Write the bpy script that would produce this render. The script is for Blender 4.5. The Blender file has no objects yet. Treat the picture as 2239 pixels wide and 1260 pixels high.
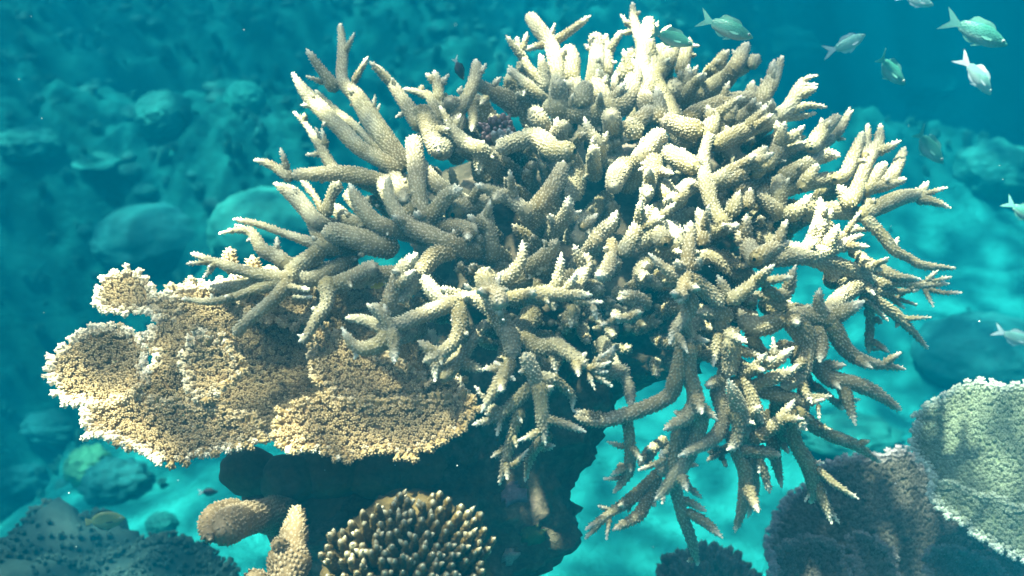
import bpy, bmesh, math, random
import numpy as np
from mathutils import Vector, Matrix
from mathutils.geometry import delaunay_2d_cdt

# ------------------------------------------------------------------ camera, water light, exposure
SC = bpy.context.scene
COL = SC.collection
PITCH = math.radians(30.0)
CAM = np.array((0.0, 0.0, 2.0))
cam_data = bpy.data.cameras.new('camera')
cam_data.sensor_width = 36.0
cam_data.lens = 36.0
cam_data.clip_start = 0.02
cam_data.clip_end = 300.0
cam_data.dof.use_dof = True
cam_data.dof.focus_distance = 1.2
cam_data.dof.aperture_fstop = 5.0
cam = bpy.data.objects.new('camera', cam_data)
COL.objects.link(cam)
cam.location = CAM
cam.rotation_euler = (math.radians(90) - PITCH, 0, 0)
SC.camera = cam
R_ = np.array((1.0, 0, 0))
F_ = np.array((0, math.cos(PITCH), -math.sin(PITCH)))
U_ = np.array((0, math.sin(PITCH), math.cos(PITCH)))

SUN_DIR = np.array((0.32, -0.03, -0.95)); SUN_DIR /= np.linalg.norm(SUN_DIR)   # the way the light travels
sun_el = math.asin(-SUN_DIR[2])
sun_az = math.atan2(-SUN_DIR[0], -SUN_DIR[1])
world = bpy.data.worlds.new('World')
SC.world = world
world.use_nodes = True
wn = world.node_tree
bg = wn.nodes['Background']
sky = wn.nodes.new('ShaderNodeTexSky')
sky.sky_type = 'NISHITA'
sky.sun_disc = False; sky.dust_density = 6.0; sky.ozone_density = 0.0; sky.air_density = 0.6
sky.sun_elevation = sun_el
sky.sun_rotation = sun_az
wn.links.new(sky.outputs[0], bg.inputs[0])
bg.inputs[1].default_value = 0.09
sl = bpy.data.lights.new('sun', 'SUN')
sl.energy = 5.0
sl.angle = math.radians(1.9)
sl.color = (1.0, 0.86, 0.63)
sun = bpy.data.objects.new('sun', sl)
COL.objects.link(sun)
sun.rotation_euler = Vector(SUN_DIR).to_track_quat('-Z', 'Y').to_euler()
sun.location = (0, 0, 6)
vs = SC.view_settings
vs.view_transform = 'Standard'
vs.look = 'None'
vs.gamma = 1.0
vs.use_curve_mapping = False
vs.exposure = 1.05
cy = SC.cycles
cy.use_denoising = True
try:
    cy.denoiser = 'OPENIMAGEDENOISE'
except Exception:
    pass
cy.max_bounces = 4
cy.diffuse_bounces = 3
cy.glossy_bounces = 2
cy.transmission_bounces = 2
cy.transparent_max_bounces = 8
cy.volume_bounces = 0
cy.caustics_reflective = False
cy.caustics_refractive = False
cy.sample_clamp_indirect = 6.0
random.seed(7)
RNG = np.random.default_rng(7)

# ------------------------------------------------------------------ helpers
def at(x, y, d):
    """a point of the place: picture column, picture row, metres in front of the lens"""
    return CAM + R_ * ((x - 1119.5) / 2239.0 * d) + U_ * (-(y - 630.0) / 2239.0 * d) + F_ * d

def hash3(ix, iy, iz):
    n = (ix * 374761393 + iy * 668265263 + iz * 2147483647 + 1274126177) & 0xffffffff
    n = ((n ^ (n >> 13)) * 1274126177) & 0xffffffff
    n = ((n ^ (n >> 16)) * 2246822519) & 0xffffffff
    return ((n ^ (n >> 15)) & 0xffff) / 65535.0

def vnoise(P):
    P = np.asarray(P, float)
    I = np.floor(P).astype(np.int64)
    f = P - I
    f = f * f * (3 - 2 * f)
    r = 0
    for dx in (0, 1):
        for dy in (0, 1):
            for dz in (0, 1):
                w = (f[..., 0] if dx else 1 - f[..., 0]) * (f[..., 1] if dy else 1 - f[..., 1]) * (f[..., 2] if dz else 1 - f[..., 2])
                r = r + w * hash3(I[..., 0] + dx, I[..., 1] + dy, I[..., 2] + dz)
    return r * 2 - 1

def fbm(P, scale, octaves=4, gain=0.5):
    P = np.asarray(P, float) * scale
    a, s, t = 1.0, 0, 0
    for k in range(octaves):
        s = s + a * vnoise(P + 17.3 * k)
        t += a
        a *= gain
        P = P * 2.03
    return s / t

def worley(P, scale):
    """distance to the nearest feature point, for rounded lumps"""
    P = np.asarray(P, float) * scale
    I = np.floor(P).astype(np.int64)
    best = np.full(P.shape[:-1], 9.0)
    for dx in (-1, 0, 1):
        for dy in (-1, 0, 1):
            for dz in (-1, 0, 1):
                c = I + np.array((dx, dy, dz))
                h1 = hash3(c[..., 0], c[..., 1], c[..., 2])
                h2 = hash3(c[..., 0] + 91, c[..., 1], c[..., 2])
                h3 = hash3(c[..., 0], c[..., 1] + 57, c[..., 2])
                q = c + np.stack((h1, h2, h3), -1)
                best = np.minimum(best, np.sum((P - q) ** 2, -1))
    return np.sqrt(best)

def new_mesh(name, V, F, mat, pale=None, smooth=True):
    """V (n,3); F: list of index arrays, each (m,3) or (m,4)"""
    V = np.asarray(V, np.float32)
    if isinstance(F, np.ndarray):
        F = [F]
    F = [np.asarray(f, np.int32) for f in F if len(f)]
    me = bpy.data.meshes.new(name)
    me.vertices.add(len(V))
    me.vertices.foreach_set('co', V.ravel())
    loops = np.concatenate([f.ravel() for f in F])
    tot = np.concatenate([np.full(len(f), f.shape[1], np.int32) for f in F])
    st = np.concatenate(([0], np.cumsum(tot)[:-1])).astype(np.int32)
    me.loops.add(len(loops))
    me.loops.foreach_set('vertex_index', loops)
    me.polygons.add(len(tot))
    me.polygons.foreach_set('loop_start', st)
    me.polygons.foreach_set('use_smooth', np.full(len(tot), smooth))
    me.update(calc_edges=True)
    if pale is not None:
        a = me.attributes.new('pale', 'FLOAT', 'POINT')
        a.data.foreach_set('value', np.asarray(pale, np.float32))
    if mat:
        me.materials.append(mat)
    me.validate()
    return me

def link(name, me, parent=None, loc=None):
    o = bpy.data.objects.new(name, me)
    COL.objects.link(o)
    if parent is not None:
        o.parent = parent
    if loc is not None:
        o.location = loc
    return o

def thing(name, label, cat, loc=(0, 0, 0), group=None, me=None):
    o = link(name, me, None, loc)
    o['label'] = label
    o['category'] = cat
    if group:
        o['group'] = group
    return o

class Bag:
    """collects geometry for ONE mesh"""
    def __init__(self):
        self.V, self.F, self.P, self.n = [], [], [], 0
    def add(self, V, F, pale=0.0):
        V = np.asarray(V, float).reshape(-1, 3)
        for f in (F if isinstance(F, list) else [F]):
            if len(f):
                self.F.append(np.asarray(f) + self.n)
        self.V.append(V)
        self.P.append(np.broadcast_to(np.asarray(pale, float), (len(V),)))
        self.n += len(V)
    def mesh(self, name, mat, origin=(0, 0, 0), smooth=True):
        t = [f for f in self.F if f.shape[1] == 3]
        q = [f for f in self.F if f.shape[1] == 4]
        out = []
        if t: out.append(np.concatenate(t))
        if q: out.append(np.concatenate(q))
        return new_mesh(name, np.concatenate(self.V) - np.asarray(origin), out, mat, np.concatenate(self.P), smooth)

def nrm(v):
    v = np.asarray(v, float)
    return v / np.maximum(np.linalg.norm(v, axis=-1, keepdims=True), 1e-9)

def catmull(P, step):
    """P (k,4): xyz + radius; smooth samples about step apart"""
    P = np.asarray(P, float)
    if len(P) == 2:
        mid = (P[0] + P[1]) / 2
        P = np.array((P[0], mid, P[1]))
    Q = np.vstack((2 * P[0] - P[1], P, 2 * P[-1] - P[-2]))
    out = []
    for i in range(1, len(Q) - 2):
        p0, p1, p2, p3 = Q[i - 1], Q[i], Q[i + 1], Q[i + 2]
        n = max(2, int(np.linalg.norm(p2[:3] - p1[:3]) / step))
        t = np.linspace(0, 1, n, endpoint=False)[:, None]
        out.append(0.5 * (2 * p1 + (p2 - p0) * t + (2 * p0 - 5 * p1 + 4 * p2 - p3) * t * t + (3 * p1 - p0 - 3 * p2 + p3) * t ** 3))
    out.append(P[-1:])
    S = np.vstack(out)
    S[:, 3] = np.maximum(S[:, 3], P[:, 3].min() * 0.8)
    return S

def frames(C):
    T = nrm(np.gradient(C, axis=0))
    a = np.array((0, 0, 1.0)) if abs(T[0][2]) < 0.8 else np.array((1.0, 0, 0))
    N = [nrm(np.cross(T[0], a))]
    for i in range(1, len(C)):
        v = N[-1] - T[i] * np.dot(N[-1], T[i])
        N.append(nrm(v))
    N = np.array(N)
    return T, N, np.cross(T, N)

def tube(bag, S, seg=10, rough=0.05, tip_white=0.022, white=1.0, cor=None, seed=0, knob=False, base_pale=0.0, start_cap=True, point=False, capale=0.45, flare=0.0, grow=0.0):
    """a rounded, tapered limb along S (xyz r); cor = (spacing, radius, height) of the little cups that cover it"""
    rng = np.random.default_rng(seed + 11)
    C, r = S[:, :3].copy(), S[:, 3].copy()
    if len(C) < 3:
        return
    ds = np.linalg.norm(np.diff(C, axis=0), axis=1)
    s = np.concatenate(([0], np.cumsum(ds)))
    L = s[-1]
    # uneven thickness
    r = r * (1 + rough * np.interp(s, np.linspace(0, L, 7), rng.normal(0, 1, 7)))
    if flare:
        r = r * (1 + flare * np.exp(-s / (1.2 * r[0])))
    if point:
        g = np.clip(1 - (L - s) / (3.2 * r[-1] + 0.004), 0, 1)
        r = r * (1 - 0.42 * g ** 1.5)
    rt = r[-1]
    # rounded end
    k = np.clip((s - (L - rt * 1.1)) / (rt * 1.1), 0, 1)
    re = r * np.sqrt(np.maximum(1 - k ** 2, 0.02))
    k0 = np.clip((r[0] - s) / r[0], 0, 1)
    if start_cap:
        re = re * np.sqrt(np.maximum(1 - k0 ** 2, 0.05))
    T, N, B = frames(C)
    ang = np.linspace(0, 2 * np.pi, seg, endpoint=False)
    ca, sa = np.cos(ang), np.sin(ang)
    ringd = N[:, None, :] * ca[None, :, None] + B[:, None, :] * sa[None, :, None]
    V = C[:, None, :] + ringd * re[:, None, None]
    n = len(C)
    wob = fbm(V.reshape(-1, 3), 60, 2).reshape(n, seg) * 0.10 * rough / 0.05
    V = V + ringd * (wob * re[:, None])[..., None]
    i = np.arange(n - 1)[:, None] * seg
    j = np.arange(seg)[None, :]
    j2 = (j + 1) % seg
    F = np.stack((i + j, i + j2, i + seg + j2, i + seg + j), -1).reshape(-1, 4)
    tw = np.clip((s - (L - tip_white)) / tip_white, 0, 1) ** 1.3 * white
    gr = grow * (s / L) ** 1.4
    pale = np.repeat(np.maximum(base_pale, np.maximum(tw, gr)), seg)
    bag.add(V.reshape(-1, 3), F, pale)
    tipv = C[-1] + T[-1] * rt * 0.12
    bag.add(np.vstack((V[-1], tipv[None])), np.stack((np.arange(seg), (np.arange(seg) + 1) % seg, np.full(seg, seg)), -1), max(base_pale, white))
    if cor:
        sp, cr, ch = cor
        rows = int(L / (sp * 0.87))
        if rows < 1:
            return
        pos, nn, tt, hh, pp, rr = [], [], [], [], [], []
        for q in range(rows):
            sq = (q + 0.5) * L / rows
            rq = np.interp(sq, s, re)
            cnt = max(3, int(2 * np.pi * rq / sp))
            a = (np.arange(cnt) + 0.5 * (q % 2) + rng.uniform(-0.28, 0.28, cnt)) * 2 * np.pi / cnt + q * 0.11
            ss = np.clip(sq + rng.uniform(-0.28, 0.28, cnt) * sp, 0, L * 0.999)
            idx = np.searchsorted(s, ss) - 1
            idx = np.clip(idx, 0, n - 2)
            f = ((ss - s[idx]) / np.maximum(s[idx + 1] - s[idx], 1e-9))[:, None]
            c = C[idx] * (1 - f) + C[idx + 1] * f
            d = nrm((N[idx] * (1 - f) + N[idx + 1] * f) * np.cos(a)[:, None] + (B[idx] * (1 - f) + B[idx + 1] * f) * np.sin(a)[:, None])
            rl = np.interp(ss, s, re)
            pos.append(c + d * rl[:, None] * 0.985)
            nn.append(d)
            tt.append(T[idx])
            near = np.clip(1 - (L - ss) / 0.05, 0, 1)
            hh.append(ch * rng.uniform(0.75, 1.3, cnt) * (1 + 0.25 * near) * np.clip((L - ss) / 0.006, 0.25, 1))
            pp.append(np.maximum(np.maximum(base_pale, grow * (ss / L) ** 1.4), np.clip((ss - (L - tip_white)) / tip_white, 0, 1) ** 1.3 * white))
            rr.append(cr * rng.uniform(0.62, 1.22, cnt))
        pos, nn, tt = np.vstack(pos), np.vstack(nn), np.vstack(tt)
        hh, pp, rr = np.concatenate(hh), np.concatenate(pp), np.concatenate(rr)
        m = len(pos)
        bb = np.cross(nn, tt)
        K = 5
        a5 = np.arange(K) * 2 * np.pi / K
        ring = pos[:, None, :] + (tt[:, None, :] * np.cos(a5)[None, :, None] + bb[:, None, :] * np.sin(a5)[None, :, None]) * rr[:, None, None] - nn[:, None, :] * 0.0003
        lean = nrm(nn * 0.80 + tt * 0.60)
        apex = pos + lean * hh[:, None]
        VV = np.concatenate((ring, apex[:, None, :]), 1).reshape(-1, 3)
        o = np.arange(m)[:, None] * (K + 1)
        jj = np.arange(K)[None, :]
        FF = np.stack((o + jj, o + (jj + 1) % K, o + K + 0 * jj), -1).reshape(-1, 3)
        P = np.zeros((m, K + 1))
        P[:, :K] = pp[:, None]
        P[:, K] = np.clip(pp + capale, 0, 1)
        bag.add(VV, FF, P.ravel())

def ico(sub):
    bm = bmesh.new()
    bmesh.ops.create_icosphere(bm, subdivisions=sub, radius=1.0)
    V = np.array([v.co[:] for v in bm.verts])
    F = np.array([[v.index for v in f.verts] for f in bm.faces])
    bm.free()
    return V, F
ICO = {k: ico(k) for k in (1, 2, 3, 4, 5, 6)}

# ------------------------------------------------------------------ materials (procedural)
def base_mat(name, rough=0.8, spec=0.2):
    m = bpy.data.materials.new(name)
    m.use_nodes = True
    nt = m.node_tree
    b = nt.nodes['Principled BSDF']
    b.inputs['Roughness'].default_value = rough
    b.inputs['Specular IOR Level'].default_value = spec
    return m, nt, b

def noise_node(nt, scale, detail=4, rough=0.6, coord='Object'):
    tc = nt.nodes.new('ShaderNodeTexCoord')
    n = nt.nodes.new('ShaderNodeTexNoise')
    n.inputs['Scale'].default_value = scale
    n.inputs['Detail'].default_value = detail
    n.inputs['Roughness'].default_value = rough
    nt.links.new(tc.outputs[coord], n.inputs['Vector'])
    return n

def ramp(nt, fac, stops):
    r = nt.nodes.new('ShaderNodeValToRGB')
    e = r.color_ramp.elements
    while len(e) < len(stops):
        e.new(0.5)
    for k, (p, c) in enumerate(stops):
        e[k].position = p
        e[k].color = (*c, 1)
    nt.links.new(fac, r.inputs[0])
    return r

def mix(nt, fac, a, b):
    m = nt.nodes.new('ShaderNodeMix')
    m.data_type = 'RGBA'
    for sock, val in ((m.inputs[0], fac), (m.inputs[6], a), (m.inputs[7], b)):
        if isinstance(val, (int, float)):
            sock.default_value = val
        elif isinstance(val, tuple):
            sock.default_value = (*val, 1)
        else:
            nt.links.new(val, sock)
    return m.outputs[2]

def bump(nt, b, height, strength, dist):
    bp = nt.nodes.new('ShaderNodeBump')
    bp.inputs['Strength'].default_value = strength
    bp.inputs['Distance'].default_value = dist
    nt.links.new(height, bp.inputs['Height'])
    nt.links.new(bp.outputs[0], b.inputs['Normal'])

def coral_mat(name, c1, c2, tip, nscale=25, fine=0.0006, rough=0.75, film=None):
    """two body tints mottled together; the attribute 'pale' turns to the colour of the growing tips"""
    m, nt, b = base_mat(name, rough, 0.25)
    n = noise_node(nt, nscale, 5, 0.65)
    r = ramp(nt, n.outputs[0], [(0.34, c1), (0.66, c2)])
    body = r.outputs[0]
    if film:                                  # patches of algal film and old tissue
        nf = noise_node(nt, 9.0, 4, 0.6)
        rf = ramp(nt, nf.outputs[0], [(0.47, (0, 0, 0)), (0.60, (0.85, 0.85, 0.85))])
        body = mix(nt, rf.outputs[0], body, film)
        ng = noise_node(nt, 13.0, 3, 0.6)
        rg = ramp(nt, ng.outputs[0], [(0.54, (0, 0, 0)), (0.66, (0.7, 0.7, 0.7))])
        body = mix(nt, rg.outputs[0], body, tuple(0.5 * (a_ + b_) for a_, b_ in zip(c2, (0.30, 0.30, 0.24))))
    at_ = nt.nodes.new('ShaderNodeAttribute')
    at_.attribute_name = 'pale'
    n2 = noise_node(nt, nscale * 9, 3, 0.6)
    spk = ramp(nt, n2.outputs[0], [(0.3, (0.72, 0.72, 0.72)), (0.7, (1.12, 1.12, 1.12))])
    mul = nt.nodes.new('ShaderNodeMix')
    mul.data_type = 'RGBA'
    mul.blend_type = 'MULTIPLY'
    mul.inputs[0].default_value = 1.0
    nt.links.new(mix(nt, at_.outputs['Fac'], body, tip), mul.inputs[6])
    nt.links.new(spk.outputs[0], mul.inputs[7])
    nt.links.new(mul.outputs[2], b.inputs['Base Color'])
    n3 = noise_node(nt, 420, 2, 0.5)
    bump(nt, b, n3.outputs[0], 0.6, fine)
    return m

# ------------------------------------------------------------------ the setting: water surface with painted caustics, body of water, sea bed
def sstep(a, b, x):
    t = np.clip((x - a) / (b - a), 0, 1)
    return t * t * (3 - 2 * t)

def sand_mask(x, y):
    P = np.stack((x, y, 0 * x), -1)
    edge = 3.3 + 0.55 * np.clip(x, -1.5, 2.2) + 0.7 * fbm(P, 0.9, 3)
    return 1 - sstep(-0.5, 0.6, y - edge)

def bed_height(x, y):
    x = np.asarray(x, float); y = np.asarray(y, float)
    P = np.stack((x, y, 0 * x + 3.7), -1)
    sand = sand_mask(x, y)
    reef = 1 - sand
    h = 0.05 * fbm(P, 2.2, 3) + 0.05 * np.maximum(0, fbm(P + 5, 3.0, 4) - 0.05) + 0.02 * fbm(P, 11, 3)
    near = np.clip((12 - y) / 6, 0.3, 1)
    h = h + reef * (0.10 + 0.42 * fbm(P, 0.65, 3) + 0.34 * np.maximum(0, 0.75 - worley(P, 1.1) ** 2) + 0.15 * np.maximum(0, 0.7 - worley(P + 9, 3.1) ** 2) + 0.12 * fbm(P + 2, 3.0, 3)
                    + near * (0.07 * np.maximum(0, 0.7 - worley(P + 4, 9.0) ** 2) + 0.06 * fbm(P, 16, 3)))
    h = h - 2.2 * sstep(0.3, 2.2, x - 0.25 * (y - 4)) * sstep(4.2, 5.6, y)          # drop-off on the right
    h = h - 1.8 * np.exp(-(((x + 2.2) / 0.7) ** 2 + ((y - 3.2) / 0.75) ** 2))       # gully on the left
    h = h - 0.5 * np.exp(-(((x + 1.6) / 0.9) ** 2 + ((y - 5.6) / 0.6) ** 2))
    h = h + 0.8 * sstep(9, 16, y)
    return h

def bed_hit(px, py):
    """where the line of sight through a picture point meets the sea bed"""
    d = np.linspace(1.5, 24, 1600)
    P = np.array([at(px, py, q) for q in d])
    h = bed_height(P[:, 0], P[:, 1])
    k = np.argmax(P[:, 2] < h)
    if P[k, 2] >= h[k]:
        k = len(d) - 1
    return P[k], d[k]

def build_bed():
    n = 460
    u = np.linspace(-1, 1, n)
    xs = 26 * (0.16 * u + 0.84 * u ** 5)
    v = np.linspace(0, 1, n)
    ys = -4 + 5.4 * np.clip(v / 0.06, 0, 1) + np.where(v > 0.06, 38 * (0.16 * (v - 0.06) / 0.94 + 0.84 * ((v - 0.06) / 0.94) ** 4), 0)
    X, Y = np.meshgrid(xs, ys)
    Z = bed_height(X, Y)
    V = np.stack((X, Y, Z), -1).reshape(-1, 3)
    i = np.arange(n - 1)[:, None] * n + np.arange(n - 1)[None, :]
    F = np.stack((i, i + 1, i + n + 1, i + n), -1).reshape(-1, 4)
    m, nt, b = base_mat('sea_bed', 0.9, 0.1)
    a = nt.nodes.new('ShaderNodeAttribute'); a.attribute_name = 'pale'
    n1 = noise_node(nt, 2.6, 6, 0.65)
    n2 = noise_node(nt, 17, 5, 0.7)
    reef1 = ramp(nt, n1.outputs[0], [(0.35, (0.004, 0.075, 0.068)), (0.5, (0.006, 0.115, 0.105)), (0.68, (0.010, 0.20, 0.18))])  # reef and sand: red light lost in the water is put into these colours
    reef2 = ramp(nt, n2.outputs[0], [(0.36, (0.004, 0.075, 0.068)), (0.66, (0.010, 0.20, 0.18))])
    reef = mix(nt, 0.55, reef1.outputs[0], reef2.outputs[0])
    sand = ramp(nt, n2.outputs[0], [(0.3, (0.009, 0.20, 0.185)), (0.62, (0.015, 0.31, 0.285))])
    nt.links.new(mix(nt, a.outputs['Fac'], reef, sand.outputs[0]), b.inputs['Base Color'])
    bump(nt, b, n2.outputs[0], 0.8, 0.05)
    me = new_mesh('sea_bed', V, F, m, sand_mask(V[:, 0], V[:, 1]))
    o = link('sea_bed', me)
    o['kind'] = 'structure'
    o['label'] = 'pale sand and dark reef rubble of the sea floor'
build_bed()

def build_water():
    # unseen sheet; light and dark caustic bands are put into its transparent colour
    n = 120
    u = np.linspace(-25.5, 25.5, n)
    X, Y = np.meshgrid(u, u + 14)
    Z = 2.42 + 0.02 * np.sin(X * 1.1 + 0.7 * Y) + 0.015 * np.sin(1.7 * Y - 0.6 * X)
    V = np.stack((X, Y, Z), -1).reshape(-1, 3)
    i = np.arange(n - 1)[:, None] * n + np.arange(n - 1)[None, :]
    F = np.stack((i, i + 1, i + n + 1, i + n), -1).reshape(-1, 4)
    m = bpy.data.materials.new('caustic_gobo')
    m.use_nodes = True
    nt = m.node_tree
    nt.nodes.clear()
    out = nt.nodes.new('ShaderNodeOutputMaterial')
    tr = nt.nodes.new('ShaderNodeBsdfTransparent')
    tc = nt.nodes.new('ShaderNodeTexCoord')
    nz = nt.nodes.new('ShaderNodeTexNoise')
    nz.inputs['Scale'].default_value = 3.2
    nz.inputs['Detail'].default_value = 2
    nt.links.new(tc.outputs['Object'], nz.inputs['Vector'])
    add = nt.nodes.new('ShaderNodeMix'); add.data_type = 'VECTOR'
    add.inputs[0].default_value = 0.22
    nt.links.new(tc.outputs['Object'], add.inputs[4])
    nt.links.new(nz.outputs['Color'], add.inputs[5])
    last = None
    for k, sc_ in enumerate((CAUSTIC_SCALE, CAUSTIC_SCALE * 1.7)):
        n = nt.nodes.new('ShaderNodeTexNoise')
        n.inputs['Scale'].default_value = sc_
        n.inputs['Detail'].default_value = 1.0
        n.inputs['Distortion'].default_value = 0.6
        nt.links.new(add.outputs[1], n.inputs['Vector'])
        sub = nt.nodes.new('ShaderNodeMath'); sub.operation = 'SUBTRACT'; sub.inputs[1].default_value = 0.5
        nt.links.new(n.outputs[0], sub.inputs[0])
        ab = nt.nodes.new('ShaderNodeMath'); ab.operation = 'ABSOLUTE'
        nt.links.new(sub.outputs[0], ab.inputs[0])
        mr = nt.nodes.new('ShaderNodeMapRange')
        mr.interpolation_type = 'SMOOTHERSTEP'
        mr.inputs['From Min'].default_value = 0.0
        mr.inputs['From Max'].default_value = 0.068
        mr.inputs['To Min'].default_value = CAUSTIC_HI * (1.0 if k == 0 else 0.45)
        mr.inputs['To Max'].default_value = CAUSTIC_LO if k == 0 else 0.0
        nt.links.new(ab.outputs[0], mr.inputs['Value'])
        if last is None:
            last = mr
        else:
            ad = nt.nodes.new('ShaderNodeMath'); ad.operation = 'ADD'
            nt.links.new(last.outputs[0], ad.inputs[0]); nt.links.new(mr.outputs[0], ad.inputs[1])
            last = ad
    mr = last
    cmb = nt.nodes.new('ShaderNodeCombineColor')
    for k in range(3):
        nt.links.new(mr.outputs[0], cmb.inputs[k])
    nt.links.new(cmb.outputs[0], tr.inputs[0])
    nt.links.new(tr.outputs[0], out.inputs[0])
    o = link('water_surface_gobo', new_mesh('water_surface_gobo', V, F, m))
    o['kind'] = 'structure'
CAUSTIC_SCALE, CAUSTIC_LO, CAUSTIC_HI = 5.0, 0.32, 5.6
build_water()

def build_haze():
    x0, x1, y0, y1, z0, z1 = -26.8, 26.8, -5.5, 39.8, -5.0, 2.30
    V = [(x, y, z) for x in (x0, x1) for y in (y0, y1) for z in (z0, z1)]
    F = np.array([(0, 1, 3, 2), (4, 6, 7, 5), (0, 4, 5, 1), (2, 3, 7, 6), (0, 2, 6, 4), (1, 5, 7, 3)])
    m = bpy.data.materials.new('sea_water')
    m.use_nodes = True
    nt = m.node_tree
    nt.nodes.clear()
    out = nt.nodes.new('ShaderNodeOutputMaterial')
    pv = nt.nodes.new('ShaderNodeVolumePrincipled')
    pv.inputs['Density'].default_value = HAZE_D
    pv.inputs['Color'].default_value = (*HAZE_C, 1)
    pv.inputs['Absorption Color'].default_value = (*HAZE_A, 1)
    pv.inputs['Anisotropy'].default_value = 0.0
    nt.links.new(pv.outputs[0], out.inputs['Volume'])
    o = link('haze', new_mesh('haze', V, F, m, smooth=False))
    o['kind'] = 'stuff'
    o['label'] = 'blue green sea water that veils the far reef'
HAZE_D, HAZE_C, HAZE_A = 0.50, (0.0, 0.055, 0.094), (0.045, 0.21, 0.28)
build_haze()

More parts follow.
